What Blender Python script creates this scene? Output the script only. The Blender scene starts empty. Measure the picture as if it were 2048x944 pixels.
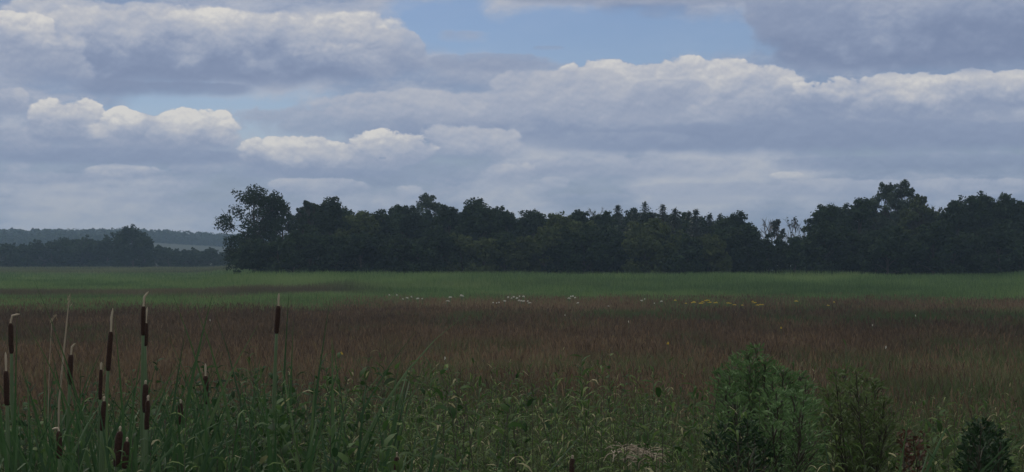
import bpy, math, random
import numpy as np

rng = np.random.default_rng(11)
random.seed(11)
S = bpy.context.scene
COL = S.collection

# ------------------------------------------------------------------ camera model (used to read directions off the photo)
F = 3571.0                      # focal length in pixels of the 2048 px wide photograph
CAMZ = 3.2
PITCH = math.atan(40.0 / F)     # horizon at y = 512
CT, ST = math.cos(PITCH), math.sin(PITCH)


def P(x, y, Y):
    """world point at ground distance Y seen in direction of photo pixel (x, y)"""
    dx, dy = (x - 1024) / F, (472 - y) / F
    fw, up = CT - dy * ST, ST + dy * CT
    k = Y / fw
    return np.array((dx * k, Y, CAMZ + up * k))


def azel(x, y):
    p = P(x, y, 1.0) - np.array((0, 0, CAMZ))
    return math.degrees(math.atan2(p[0], p[1])), math.degrees(math.atan2(p[2], math.hypot(p[0], p[1])))


# ------------------------------------------------------------------ numpy helpers
def hash2(ix, iy, seed):
    n = (ix.astype(np.int64) * 374761393 + iy.astype(np.int64) * 668265263 + seed * 1442695041) & 0x7fffffff
    n = ((n ^ (n >> 13)) * 1274126177) & 0x7fffffff
    return ((n ^ (n >> 16)) & 0xffff) / 65535.0


def vnoise(x, y, seed=0):
    x, y = np.asarray(x, float), np.asarray(y, float)
    ix, iy = np.floor(x), np.floor(y)
    fx, fy = x - ix, y - iy
    fx, fy = fx * fx * (3 - 2 * fx), fy * fy * (3 - 2 * fy)
    a, b = hash2(ix, iy, seed), hash2(ix + 1, iy, seed)
    c, d = hash2(ix, iy + 1, seed), hash2(ix + 1, iy + 1, seed)
    return (a * (1 - fx) + b * fx) * (1 - fy) + (c * (1 - fx) + d * fx) * fy


def fbm(x, y, seed=0, octs=4):
    s, a, t = 0, 0.5, 0
    for o in range(octs):
        s = s + a * vnoise(np.asarray(x) * 2 ** o, np.asarray(y) * 2 ** o, seed + o * 17)
        t += a
        a *= 0.5
    return s / t


def norm(v):
    return v / np.maximum(np.linalg.norm(v, axis=-1, keepdims=True), 1e-9)


def ground_z(X, Y):
    X, Y = np.asarray(X, float), np.asarray(Y, float)
    z = np.interp(Y, [-60, -8, 2.5, 6, 10, 18, 32, 60, 230, 1000], [1.6, 1.6, 1.55, .85, .7, .45, .05, 0, 0, .3])
    return z + (fbm(X * .35, Y * .35, 5) - .5) * np.interp(Y, [0, 8, 40], [.08, .2, .12])


def smooth(a, b, x):
    t = np.clip((np.asarray(x, float) - a) / (b - a), 0, 1)
    return t * t * (3 - 2 * t)


class MB:
    """collects vertices and faces with one random number (and one zone number) per face; builds ONE mesh object"""

    def __init__(self):
        self.v, self.q, self.r, self.z, self.n = [], [], [], [], 0

    def add(self, v, q, r, z=None):
        self.v.append(np.asarray(v, float).reshape(-1, 3))
        q = np.asarray(q, np.int64).reshape(-1, 4)
        self.q.append(q + self.n)
        self.n += len(self.v[-1])
        r = np.broadcast_to(np.asarray(r, float), (len(q),))
        self.r.append(r)
        self.z.append(np.zeros(len(q)) if z is None else np.broadcast_to(np.asarray(z, float), (len(q),)))
        return self

    def ribbons(self, Pt, W, Sd, rnd, zone=None):
        """N ribbons with K points: Pt (N,K,3), W (N,K) widths, Sd (N,3) or (N,K,3) side vectors"""
        Pt = np.asarray(Pt, float)
        N, K, _ = Pt.shape
        Sd = np.asarray(Sd, float)
        if Sd.ndim == 2:
            Sd = Sd[:, None, :]
        W = np.broadcast_to(np.asarray(W, float), (N, K))[..., None]
        V = np.stack([Pt - Sd * W / 2, Pt + Sd * W / 2], axis=2).reshape(-1, 3)
        k = np.arange(K - 1)
        f = np.stack([2 * k, 2 * k + 1, 2 * k + 3, 2 * k + 2], -1)
        q = (f[None] + (np.arange(N) * 2 * K)[:, None, None]).reshape(-1, 4)
        rnd = np.repeat(np.broadcast_to(np.asarray(rnd, float), (N,)), K - 1)
        if zone is not None:
            zone = np.repeat(np.broadcast_to(np.asarray(zone, float), (N,)), K - 1)
        return self.add(V, q, rnd, zone)

    def tubes(self, Pt, R, rnd=0.5, sides=5, zone=None):
        Pt = np.asarray(Pt, float)
        N, K, _ = Pt.shape
        R = np.broadcast_to(np.asarray(R, float), (N, K))
        T = norm(np.gradient(Pt, axis=1))
        ref = np.where(np.abs(T[..., 1:2]) < .8, np.array((0, 1., 0)), np.array((1., 0, 0)))
        U = norm(np.cross(T, ref))
        Vv = np.cross(T, U)
        a = np.arange(sides) * 2 * math.pi / sides
        ring = Pt[:, :, None] + R[:, :, None, None] * (U[:, :, None] * np.cos(a)[None, None, :, None] + Vv[:, :, None] * np.sin(a)[None, None, :, None])
        k, j = np.meshgrid(np.arange(K - 1), np.arange(sides), indexing='ij')
        j2 = (j + 1) % sides
        f = np.stack([k * sides + j, k * sides + j2, (k + 1) * sides + j2, (k + 1) * sides + j], -1).reshape(-1, 4)
        q = (f[None] + (np.arange(N) * K * sides)[:, None, None]).reshape(-1, 4)
        rnd = np.repeat(np.broadcast_to(np.asarray(rnd, float), (N,)), len(f))
        return self.add(ring.reshape(-1, 3), q, rnd, None if zone is None else np.repeat(np.broadcast_to(zone, (N,)), len(f)))

    def cards(self, C, D, Nn, L, W, rnd, zone=None):
        """pointed leaf faces: centre C, long axis D, facing Nn, length L, width W"""
        Sd = norm(np.cross(D, Nn))
        L, W = np.broadcast_to(L, len(C))[:, None], np.broadcast_to(W, len(C))[:, None]
        V = np.stack([C - D * L / 2, C + Sd * W / 2 - D * L * .08, C + D * L / 2, C - Sd * W / 2 - D * L * .08], 1)
        return self.add(V.reshape(-1, 3), np.arange(len(C) * 4).reshape(-1, 4), rnd, zone)

    def build(self, name, mat, parent=None, loc=None, smooth_=False):
        v, q = np.concatenate(self.v), np.concatenate(self.q)
        if loc is not None:
            v = v - np.asarray(loc)
        me = bpy.data.meshes.new(name)
        me.vertices.add(len(v))
        me.vertices.foreach_set('co', v.astype(np.float32).ravel())
        me.loops.add(len(q) * 4)
        me.loops.foreach_set('vertex_index', q.astype(np.int32).ravel())
        me.polygons.add(len(q))
        me.polygons.foreach_set('loop_start', np.arange(0, len(q) * 4, 4, dtype=np.int32))
        me.polygons.foreach_set('loop_total', np.full(len(q), 4, np.int32))
        if smooth_:
            me.polygons.foreach_set('use_smooth', np.ones(len(q), bool))
        me.update(calc_edges=True)
        me.attributes.new('rnd', 'FLOAT', 'FACE').data.foreach_set('value', np.concatenate(self.r).astype(np.float32))
        me.attributes.new('zone', 'FLOAT', 'FACE').data.foreach_set('value', np.concatenate(self.z).astype(np.float32))
        me.materials.append(mat)
        o = bpy.data.objects.new(name, me)
        COL.objects.link(o)
        if parent is not None:
            o.parent = parent
        return o


def tag(o, label=None, cat=None, group=None, kind=None):
    if label: o['label'] = label
    if cat: o['category'] = cat
    if group: o['group'] = group
    if kind: o['kind'] = kind
    return o


def empty(name, loc, label, cat, group=None):
    o = bpy.data.objects.new(name, None)
    o.empty_display_size = .2
    o.location = loc
    COL.objects.link(o)
    return tag(o, label, cat, group)


def copy_tree(o, parent=None):
    c = o.copy()
    COL.objects.link(c)
    c.parent = parent
    for ch in [x for x in COL.objects if x.parent == o]:
        copy_tree(ch, c)
    return c


# ------------------------------------------------------------------ materials
def lin(c):
    return tuple(((x / 255) / 12.92 if x / 255 <= .04045 else ((x / 255 + .055) / 1.055) ** 2.4) for x in c)


def new_mat(name):
    m = bpy.data.materials.new(name)
    m.use_nodes = True
    nt = m.node_tree
    nt.nodes.clear()
    return m, nt, nt.nodes.new('ShaderNodeOutputMaterial')


def ramp(nt, stops, fac):
    r = nt.nodes.new('ShaderNodeValToRGB')
    e = r.color_ramp.elements
    while len(e) < len(stops):
        e.new(.5)
    for el, (p, c) in zip(e, stops):
        el.position = p
        el.color = (*c, 1)
    nt.links.new(fac, r.inputs[0])
    return r.outputs[0]


def attr(nt, name):
    a = nt.nodes.new('ShaderNodeAttribute')
    a.attribute_name = name
    return a.outputs['Fac']


def leaf_mat(name, stops, stops2=None, transl=.25, rough=.55, spec=.35, patch=None):
    """leaf colour from the per-leaf random number, a second ramp mixed in by the zone number"""
    m, nt, out = new_mat(name)
    c = ramp(nt, stops, attr(nt, 'rnd'))
    if stops2:
        c2 = ramp(nt, stops2, attr(nt, 'rnd'))
        mx = nt.nodes.new('ShaderNodeMix'); mx.data_type = 'RGBA'
        nt.links.new(attr(nt, 'zone'), mx.inputs[0]); nt.links.new(c, mx.inputs[6]); nt.links.new(c2, mx.inputs[7])
        c = mx.outputs[2]
    if patch:
        g = nt.nodes.new('ShaderNodeNewGeometry')
        n = nt.nodes.new('ShaderNodeTexNoise'); n.inputs['Scale'].default_value = patch; n.inputs['Detail'].default_value = 3
        nt.links.new(g.outputs['Position'], n.inputs['Vector'])
        mr = nt.nodes.new('ShaderNodeMapRange'); mr.inputs[1].default_value = .3; mr.inputs[2].default_value = .7
        mr.inputs[3].default_value = .72; mr.inputs[4].default_value = 1.3
        nt.links.new(n.outputs['Fac'], mr.inputs[0])
        vm = nt.nodes.new('ShaderNodeVectorMath'); vm.operation = 'SCALE'
        nt.links.new(c, vm.inputs[0]); nt.links.new(mr.outputs[0], vm.inputs['Scale'])
        c = vm.outputs[0]
    p = nt.nodes.new('ShaderNodeBsdfPrincipled')
    p.inputs['Roughness'].default_value = rough
    p.inputs['Specular IOR Level'].default_value = spec
    nt.links.new(c, p.inputs['Base Color'])
    sh = p.outputs[0]
    if transl > 0:
        t = nt.nodes.new('ShaderNodeBsdfTranslucent')
        nt.links.new(c, t.inputs[0])
        ms = nt.nodes.new('ShaderNodeMixShader'); ms.inputs[0].default_value = transl
        nt.links.new(sh, ms.inputs[1]); nt.links.new(t.outputs[0], ms.inputs[2])
        sh = ms.outputs[0]
    nt.links.new(sh, out.inputs[0])
    return m


def noise_mat(name, stops, scale, rough=.9, detail=5, stretch=(1, 1, 1), bump=0):
    m, nt, out = new_mat(name)
    tc = nt.nodes.new('ShaderNodeTexCoord')
    mp = nt.nodes.new('ShaderNodeMapping'); mp.inputs['Scale'].default_value = stretch
    n = nt.nodes.new('ShaderNodeTexNoise'); n.inputs['Scale'].default_value = scale; n.inputs['Detail'].default_value = detail
    nt.links.new(tc.outputs['Object'], mp.inputs[0]); nt.links.new(mp.outputs[0], n.inputs['Vector'])
    p = nt.nodes.new('ShaderNodeBsdfPrincipled'); p.inputs['Roughness'].default_value = rough
    p.inputs['Specular IOR Level'].default_value = .2
    nt.links.new(ramp(nt, stops, n.outputs['Fac']), p.inputs['Base Color'])
    if bump:
        b = nt.nodes.new('ShaderNodeBump'); b.inputs['Strength'].default_value = bump; b.inputs['Distance'].default_value = .004
        nt.links.new(n.outputs['Fac'], b.inputs['Height']); nt.links.new(b.outputs[0], p.inputs['Normal'])
    nt.links.new(p.outputs[0], out.inputs[0])
    return m


M = {}
M['bark'] = noise_mat('bark', [(.3, (.035, .03, .025)), (.7, (.09, .08, .065))], 6, stretch=(1, 1, .2))
M['pale_bark'] = noise_mat('pale_bark', [(.3, (.09, .085, .08)), (.7, (.17, .16, .15))], 6, stretch=(1, 1, .2))
M['tree_dark'] = leaf_mat('tree_dark', [(0, (.013, .024, .012)), (.5, (.022, .040, .017)), (1, (.042, .066, .027))], patch=.35, rough=.85, spec=.08)
M['tree_olive'] = leaf_mat('tree_olive', [(0, (.032, .046, .016)), (.5, (.056, .078, .026)), (1, (.095, .115, .042))], patch=.35, rough=.85, spec=.08)
M['tree_grey'] = leaf_mat('tree_grey', [(0, (.034, .052, .032)), (.5, (.055, .078, .048)), (1, (.09, .12, .08))], patch=.35, rough=.85, spec=.08)
M['conifer'] = leaf_mat('conifer', [(0, (.014, .028, .016)), (1, (.03, .052, .028))], transl=.05)
M['cattail_leaf'] = leaf_mat('cattail_leaf', [(0, (.026, .064, .025)), (.6, (.050, .108, .040)), (.9, (.11, .17, .07)), (1, (.25, .22, .13))], rough=.55, spec=.18, transl=.32)
M['stem_green'] = leaf_mat('stem_green', [(0, (.055, .10, .04)), (1, (.10, .16, .07))], transl=0)
M['stem_dark'] = leaf_mat('stem_dark', [(0, (.03, .028, .02)), (1, (.06, .055, .035))], transl=0)
M['straw'] = leaf_mat('straw', [(0, (.22, .175, .12)), (1, (.42, .36, .26))], transl=.1)
M['seed_head'] = noise_mat('seed_head', [(.35, (.022, .012, .009)), (.7, (.05, .028, .020))], 180, bump=.6)
M['old_seed_head'] = noise_mat('old_seed_head', [(.35, (.026, .016, .011)), (.7, (.058, .034, .024))], 160, bump=.6)
M['forb_leaf'] = leaf_mat('forb_leaf', [(0, (.034, .075, .022)), (.5, (.060, .120, .036)), (.88, (.11, .18, .062)), (1, (.26, .27, .13))], rough=.6, spec=.12, transl=.4)
M['dark_leaf'] = leaf_mat('dark_leaf', [(0, (.014, .034, .016)), (1, (.036, .072, .030))], rough=.65, spec=.15, transl=.15)
M['willow_leaf'] = leaf_mat('willow_leaf', [(0, (.048, .095, .036)), (.6, (.105, .190, .070)), (1, (.20, .30, .125))], rough=.65, spec=.2, transl=.3)
M['olive_leaf'] = leaf_mat('olive_leaf', [(0, (.06, .10, .034)), (1, (.14, .19, .07))], rough=.65, spec=.2, transl=.28)
M['red_leaf'] = leaf_mat('red_leaf', [(0, (.060, .030, .018)), (1, (.11, .055, .032))], rough=.7, transl=.15)
M['white_flower'] = leaf_mat('white_flower', [(0, (.55, .54, .46)), (1, (.8, .79, .72))], transl=.2)
M['yellow_flower'] = leaf_mat('yellow_flower', [(0, (.55, .40, .03)), (1, (.75, .58, .06))], transl=.2)

# zone 0 = brown seeding grass, zone 1 = green sedge
M['meadow'] = leaf_mat('meadow', [(0, (.056, .039, .026)), (.35, (.100, .069, .041)), (.65, (.155, .105, .062)), (.85, (.225, .15, .088)), (.95, (.19, .165, .08)), (1, (.32, .27, .15))],
                       [(0, (.032, .060, .018)), (.5, (.062, .100, .030)), (.95, (.115, .145, .052)), (1, (.24, .23, .12))], transl=.2, rough=.7, spec=.2)
M['reed'] = leaf_mat('reed', [(0, (.055, .105, .034)), (.5, (.122, .205, .064)), (1, (.215, .295, .105))],
                     [(0, (.085, .065, .045)), (1, (.15, .105, .068))], transl=.25, rough=.6, spec=.25)

# ------------------------------------------------------------------ the setting
def ground_material():
    m, nt, out = new_mat('ground_soil')
    g = nt.nodes.new('ShaderNodeNewGeometry')
    sx = nt.nodes.new('ShaderNodeSeparateXYZ'); nt.links.new(g.outputs['Position'], sx.inputs[0])
    n = nt.nodes.new('ShaderNodeTexNoise'); n.inputs['Scale'].default_value = .25; n.inputs['Detail'].default_value = 7
    nt.links.new(g.outputs['Position'], n.inputs['Vector'])
    a = nt.nodes.new('ShaderNodeMath'); a.operation = 'MULTIPLY_ADD'; a.inputs[1].default_value = 60
    nt.links.new(n.outputs['Fac'], a.inputs[0]); nt.links.new(sx.outputs['Y'], a.inputs[2])
    mr = nt.nodes.new('ShaderNodeMapRange'); mr.inputs[1].default_value = 128; mr.inputs[2].default_value = 145
    nt.links.new(a.outputs[0], mr.inputs[0])
    brown = ramp(nt, [(.35, (.030, .024, .018)), (.65, (.06, .045, .033))], n.outputs['Fac'])
    green = ramp(nt, [(.35, (.034, .062, .024)), (.6, (.045, .08, .03)), (.75, (.07, .085, .04))], n.outputs['Fac'])
    mx = nt.nodes.new('ShaderNodeMix'); mx.data_type = 'RGBA'
    nt.links.new(mr.outputs[0], mx.inputs[0]); nt.links.new(brown, mx.inputs[6]); nt.links.new(green, mx.inputs[7])
    p = nt.nodes.new('ShaderNodeBsdfPrincipled'); p.inputs['Roughness'].default_value = .95
    nt.links.new(mx.outputs[2], p.inputs['Base Color']); nt.links.new(p.outputs[0], out.inputs[0])
    return m


def sheet(name, xs, ys, zf, mat):
    X, Y = np.meshgrid(xs, ys)
    V = np.stack([X, Y, zf(X, Y)], -1).reshape(-1, 3)
    nx = len(xs)
    j, i = np.meshgrid(np.arange(len(ys) - 1), np.arange(nx - 1), indexing='ij')
    a = j * nx + i
    q = np.stack([a, a + 1, a + nx + 1, a + nx], -1).reshape(-1, 4)
    b = MB(); b.add(V, q, .5)
    return b.build(name, mat, smooth_=True)


ys = np.concatenate([np.arange(-60, 0, 10), np.arange(0, 40, .5), np.arange(40, 240, 5), np.arange(240, 1900, 60)])
xs = np.concatenate([np.arange(-1000, -40, 60), np.arange(-40, 40, 1.0), np.arange(40, 1001, 60)])
tag(sheet('ground', xs, ys, ground_z, ground_material()), kind='structure')


def hill_z(X, Y):
    ridge = np.interp(X, [-1000, -330, -230, -170, -90, 200, 1000], [12, 12, 12.5, 9, 5.5, 4, 4])
    up = smooth(700, 1040, Y)
    dn = 1 - .35 * smooth(1150, 1800, Y)
    return -.6 + (ridge + 2.2 * (fbm(X * .01, Y * .01, 8) - .5)) * up * dn


tag(sheet('hills', np.arange(-990, 991, 15.), np.arange(660, 1860, 20.), hill_z,
          noise_mat('hill_grass', [(.35, (.015, .022, .011)), (.6, (.022, .030, .014)), (.75, (.03, .038, .02))], .02)), kind='structure')

# ------------------------------------------------------------------ trees
def limb_paths(base, targets, k=5, sag=.25):
    t = np.linspace(0, 1, k)[None, :, None]
    b, T = base[:, None, :], targets[:, None, :]
    p = b * (1 - t) + T * t
    p[..., 2] += sag * np.sin(np.pi * t[..., 0]) * np.linalg.norm((targets - base)[:, :2], axis=1)[:, None] * .5
    p += rng.normal(0, .02, p.shape) * np.linalg.norm(targets - base, axis=1)[:, None, None] * np.sin(np.pi * t)
    return p


def rand_dirs(n):
    return norm(rng.normal(size=(n, 3)))


def clump_leaves(mb, C, R, per, leaf, r0=.5, outw=1.0):
    """leaf faces spread through round-ish clumps: denser near the surface, facing mostly outward and up"""
    for c, r, n in zip(C, R, per):
        d = rand_dirs(n)
        rad = r * (.35 + .65 * rng.random(n) ** .5) * (1 + .25 * rng.normal(size=n) * .6)
        p = c + d * rad[:, None] * np.array((1, 1, .8))
        nn = norm(d * outw + rng.normal(size=(n, 3)) * .6 + np.array((0, 0, .35)))
        ax = norm(np.cross(nn, rng.normal(size=(n, 3))))
        L = leaf * (.6 + .8 * rng.random(n))
        mb.cards(p, ax, nn, L, L * .62, np.clip(r0 + rng.normal(0, .22, n), 0, 1))


def crown_profile(kind, t):
    if kind == 'round':
        return np.clip(1 - np.abs((t - .40) / .62) ** 3, 0.02, 1) ** .5
    if kind == 'poplar':
        return np.clip(.25 + .9 * np.sin(np.pi * np.clip(t, 0, 1) ** .8) ** .8, .2, 1) * np.where(t > .85, .75, 1)
    return np.sqrt(np.clip(1 - ((t - .35) / .66) ** 2, .02, 1))


def tree(name, label, cat, x, ytop, wpx, Y, kind='round', mat='tree_dark', group=None, leaf=.34, dens=1.0, low=.12, nclump=None, tone=.5):
    top = P(x, ytop, Y)
    zb = float(hill_z(top[0], Y)) if Y > 800 else float(ground_z(top[0], Y))
    base = np.array((top[0], Y, zb - .05))
    H = top[2] - zb
    Wd = wpx / F * Y * (1.28 if kind == 'round' else 1.0)
    root = empty(name, base, label, cat, group)
    tk, cr = MB(), MB()
    lean = rng.normal(0, .03, 2) * H
    k = 7
    t = np.linspace(0, 1, k)
    trunk = base + np.stack([lean[0] * t ** 2 + .01 * H * np.sin(5 * t), lean[1] * t ** 2, H * .86 * t], -1)
    r0 = .018 * H + .04
    if kind in ('round', 'sparse', 'poplar', 'bush'):
        n = nclump or {'round': 34, 'sparse': 34, 'poplar': 84, 'bush': 24}[kind]
        tt = low + (1 - low) * rng.random(n) ** .85
        tt[:5] = np.array([.97, .93, .9, .86, .8])
        prof = crown_profile('poplar' if kind == 'poplar' else 'round', (tt - low) / (1 - low))
        az = rng.random(n) * 2 * math.pi
        rr = Wd / 2 * prof * (.45 + .55 * rng.random(n) ** .5)
        rr[:2] *= .35
        cs = Wd * (.115 if kind == 'sparse' else .17 if kind == 'round' else .12 if kind == 'poplar' else .2) * (.7 + .6 * rng.random(n))
        if kind == 'poplar':
            cs = cs * (1.25 - .75 * tt)
        cs = np.minimum(cs, H * .16)
        rr = np.maximum(rr - cs * .5, 0)
        C = base + np.stack([lean[0] * tt ** 2 + rr * np.cos(az), rr * np.sin(az), H * tt - cs * .75], -1)
        C[:, 2] = np.maximum(C[:, 2], zb + cs * .6)
        area = cs ** 2
        per = np.clip((area / leaf ** 2 * (26 if kind != 'sparse' else 20) * dens), 25, 420).astype(int)
        clump_leaves(cr, C, cs, per, leaf, r0=tone)
        # small outlying sprays that break the outline
        ns = int(n * 2.2)
        i = rng.integers(0, n, ns)
        d = norm(rand_dirs(ns) + (C[i] - (base + np.array((0, 0, H * .5)))) / max(H, 1) * 1.2 + np.array((0, 0, .3)))
        clump_leaves(cr, C[i] + d * cs[i][:, None] * 1.15, cs[i] * .42, np.clip(per[i] * .2, 10, 60).astype(int), leaf * .85, r0=tone)
        st = np.clip(tt * .75 - .12 * rng.random(n), .08, .84)
        bp = base + np.stack([np.interp(st, t, trunk[:, j] - base[j]) for j in range(3)], -1)
        L = limb_paths(bp, C)
        tk.tubes(L, np.linspace(1, .25, 5)[None] * (r0 * .38 * (1.1 - st))[:, None], sides=4)
        if kind == 'sparse':
            m = 3
            j = np.repeat(np.arange(n), m)
            e = C[j] + rand_dirs(n * m) * cs[j][:, None] * 1.3
            tk.tubes(limb_paths(L[j, 3], e, 4), np.linspace(.045, .015, 4)[None], sides=3)
    elif kind == 'conifer':
        nl = 26
        cs = []
        for li in range(nl):
            f = (li + .5) / nl
            z = H * (low + (1 - low) * f)
            R = Wd / 2 * (1 - f) ** .72 * (1.1 + .10 * math.sin(li * 2.1 + x)) + .04
            nb = int(10 - 4 * f)
            a = rng.random() * 6.3 + np.arange(nb) * 2 * math.pi / nb + rng.normal(0, .2, nb)
            q = R * (.7 + .5 * rng.random(nb))
            tip = base + np.stack([q * np.cos(a), q * np.sin(a), z - q * .25 + .1 * rng.random(nb)], -1)
            st = base + np.tile(np.array((0, 0, z)), (nb, 1))
            tk.tubes(limb_paths(st, tip, 3, .1), np.linspace(.03, .01, 3)[None], sides=3)
            m = int(14 * dens)
            u = rng.random((nb, m, 1)) ** .8
            p = st[:, None] * (1 - u) + tip[:, None] * u + rng.normal(0, .26, (nb, m, 3)) * (.4 + .6 * R)
            dd = norm((tip - st)[:, None] + rng.normal(0, .5, (nb, m, 3)) * q[:, None, None])
            nn = norm(np.array((0, 0, 1.)) + rng.normal(0, .5, (nb, m, 3)))
            l = leaf * (.6 + .6 * rng.random(nb * m))
            cr.cards(p.reshape(-1, 3), dd.reshape(-1, 3), nn.reshape(-1, 3), l, l * .5, rng.random(nb * m))
        cr.cards(base + np.array((0, 0, H - .3)) + rng.normal(0, .06, (14, 3)), norm(rng.normal(0, .3, (14, 3)) + (0, 0, 1)), rand_dirs(14), leaf * 1.3, leaf * .4, .5)
        trunk = base + np.stack([0 * t, 0 * t, H * .97 * t], -1)
    elif kind == 'bare':
        segs = []

        def grow(p, d, l, r, depth):
            kk = np.linspace(0, 1, 4)[:, None]
            q = p + d * l * kk + np.array((0, 0, .12)) * l * kk ** 2
            segs.append((q, r))
            if depth == 0: return
            for _ in range(3 if depth > 1 else 4):
                s = .35 + .65 * rng.random()
                nd = norm(d + rng.normal(0, .42, 3) + np.array((0, 0, .12)))
                grow(p + d * l * s, nd, l * (.5 + .25 * rng.random()), r * .55, depth - 1)
        for _ in range(7):
            s = .35 + .5 * rng.random()
            grow(base + np.array((0, 0, H * s)), norm(np.array((rng.normal(0, .45), rng.normal(0, .45), 1))), H * (1 - s) * .48, r0 * .4, 3)
        for q, r in segs:
            tk.tubes(q[None], np.linspace(1, .5, 4)[None] * max(r, .012), sides=3)
        trunk = base + np.stack([lean[0] * t ** 2, lean[1] * t ** 2, H * .7 * t], -1)
        if dens > 0:
            ends = np.array([q[-1] for q, r in segs])
            e = ends[rng.integers(0, len(ends), int(160 * dens))] + rng.normal(0, .12, (int(160 * dens), 3))
            cr.cards(e, rand_dirs(len(e)), rand_dirs(len(e)), leaf * .8, leaf * .5, rng.random(len(e)))
    tk.tubes(trunk[None], (r0 * np.array([1.5, 1, .85, .7, .5, .32, .14]))[None], sides=7)
    tk.build('trunk', M['pale_bark' if kind == 'bare' else 'bark'], root, base)
    if cr.v:
        cr.build('crown', M[mat], root, base)
    return root


ML = 'main tree line'
main = [  # x, top y, width, distance, kind, material, label, name, extra
 (508, 374, 150, 186, 'sparse', 'tree_dark', 'tall airy tree with sky showing between its branches, left end of the main tree line', 'tree', dict(nclump=54, low=.32, leaf=.26, dens=.62)),
 #(476, 436, 84, 190, 'sparse', 'tree_dark', 'thin ragged tree leaning out at the open left end of the main tree line', 'tree', dict(nclump=18, low=.25, leaf=.3)),
 (566, 404, 70, 190, 'sparse', 'tree_dark', 'thin see-through crown just right of the tall airy tree', 'tree', dict(nclump=26, low=.2)),
 (618, 400, 64, 192, 'sparse', 'tree_dark', 'ragged crown with small gaps, second rise from the left end of the main tree line', 'tree', dict(nclump=36, low=.1)),
 (664, 392, 66, 190, 'round', 'tree_dark', 'spiky dark crown standing clear above the left third of the main tree line', 'tree', dict(leaf=.3)),
 (716, 420, 84, 186, 'round', 'tree_olive', 'rounded olive tree right of the spiky dark crown', 'tree', dict()),
 (768, 424, 74, 190, 'round', 'tree_dark', 'low dark crown between the olive tree and the grey feathery tree', 'tree', dict()),
 (806, 409, 70, 196, 'round', 'tree_dark', 'square-shouldered dark crown at the left foot of the grey feathery tree', 'tree', dict()),
 (862, 386, 120, 212, 'poplar', 'tree_grey', 'pale grey feathery tree rising behind the dark crowns', 'poplar tree', dict(dens=.6, leaf=.26, nclump=110)),
 (900, 414, 60, 192, 'round', 'tree_dark', 'dark crown directly right of the grey feathery tree', 'tree', dict()),
 (962, 400, 82, 190, 'round', 'tree_dark', 'broad flat-topped crown standing above the middle of the main tree line', 'tree', dict(nclump=40)),
 (1012, 424, 62, 192, 'round', 'tree_dark', 'sloping right shoulder beside the broad flat-topped crown', 'tree', dict()),
 (1068, 418, 56, 194, 'round', 'tree_dark', 'small tufted crown poking up in the dip right of the flat-topped crown', 'tree', dict()),
 (1116, 426, 74, 188, 'round', 'tree_olive', 'soft olive crown right of the small tufted crown', 'tree', dict()),
 (1162, 423, 64, 192, 'round', 'tree_dark', 'low even crown left of the bare twigs', 'tree', dict()),
 (1196, 410, 34, 205, 'bare', 'tree_dark', 'bare thin twigs standing up left of the spruce tops', 'bare tree', dict(dens=.2)),
 (1214, 424, 50, 192, 'round', 'tree_dark', 'dark crown beside the first spruce top', 'tree', dict()),
 (1306, 440, 120, 180, 'round', 'tree_olive', 'olive broad tree standing in front of the spruce tops', 'tree', dict(nclump=44)),
 (1152, 446, 110, 181, 'round', 'tree_olive', 'wide olive tree below the bare twigs', 'tree', dict(nclump=44)),
 (1222, 452, 90, 182, 'round', 'tree_grey', 'dull grey-green tree between the two olive broad trees', 'tree', dict(nclump=36)),
 (1468, 430, 88, 188, 'round', 'tree_dark', 'rounded dark tree closing the right end of the main tree line at the gap', 'tree', dict(nclump=42)),
 (1500, 452, 44, 186, 'round', 'tree_dark', 'low crown sloping down into the gap at the right end of the main tree line', 'tree', dict()),
 (1538, 432, 52, 215, 'bare', 'tree_dark', 'pale leafless tree in the gap right of the main tree line', 'bare tree', dict(dens=0)),
 (1557, 440, 44, 186, 'sparse', 'conifer', 'small dark tree with level branches in the gap between the two tree groups', 'tree', dict(nclump=22, leaf=.3)),
 (1592, 433, 34, 188, 'bare', 'tree_dark', 'thin tree with a leafy tuft on its tip, in the gap', 'thin tree', dict(dens=.6)),
 (1666, 408, 80, 184, 'round', 'tree_dark', 'round dark tree at the left end of the right-hand tree group', 'tree', dict(nclump=42)),
 (1716, 400, 74, 186, 'round', 'tree_dark', 'dark crown against the left side of the tallest grey-green tree', 'tree', dict(nclump=40)),
 (1768, 366, 112, 194, 'poplar', 'tree_grey', 'tall grey-green tree, left of the twin tops in the right-hand group', 'tree', dict(leaf=.3)),
 (1806, 361, 112, 194, 'poplar', 'tree_grey', 'tallest grey-green tree, right of the twin tops in the right-hand group', 'tree', dict(leaf=.3)),
 (1838, 391, 100, 190, 'poplar', 'tree_olive', 'shorter olive tree against the right side of the tallest tree', 'tree', dict(leaf=.3)),
 (1866, 424, 40, 190, 'round', 'tree_olive', 'low olive crown beside the bare branches in the right-hand group', 'tree', dict()),
 (1878, 408, 48, 212, 'bare', 'tree_dark', 'bare pale branches showing in the notch of the right-hand group', 'bare tree', dict(dens=.1)),
 (1914, 396, 74, 186, 'round', 'tree_dark', 'domed dark crown right of the notch with bare branches', 'tree', dict(nclump=40)),
 (1952, 388, 86, 188, 'round', 'tree_dark', 'highest domed crown right of the notch with bare branches', 'tree', dict(nclump=44)),
 (1998, 394, 74, 187, 'round', 'tree_dark', 'domed crown next to the last tree at the frame edge', 'tree', dict(nclump=40)),
 (2036, 399, 70, 188, 'round', 'tree_dark', 'last domed tree of the right-hand group, cut by the frame edge', 'tree', dict(nclump=40)),
 (2090, 405, 84, 190, 'round', 'tree_dark', 'dark tree half beyond the right edge of the right-hand group', 'tree', dict()),
]
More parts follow.
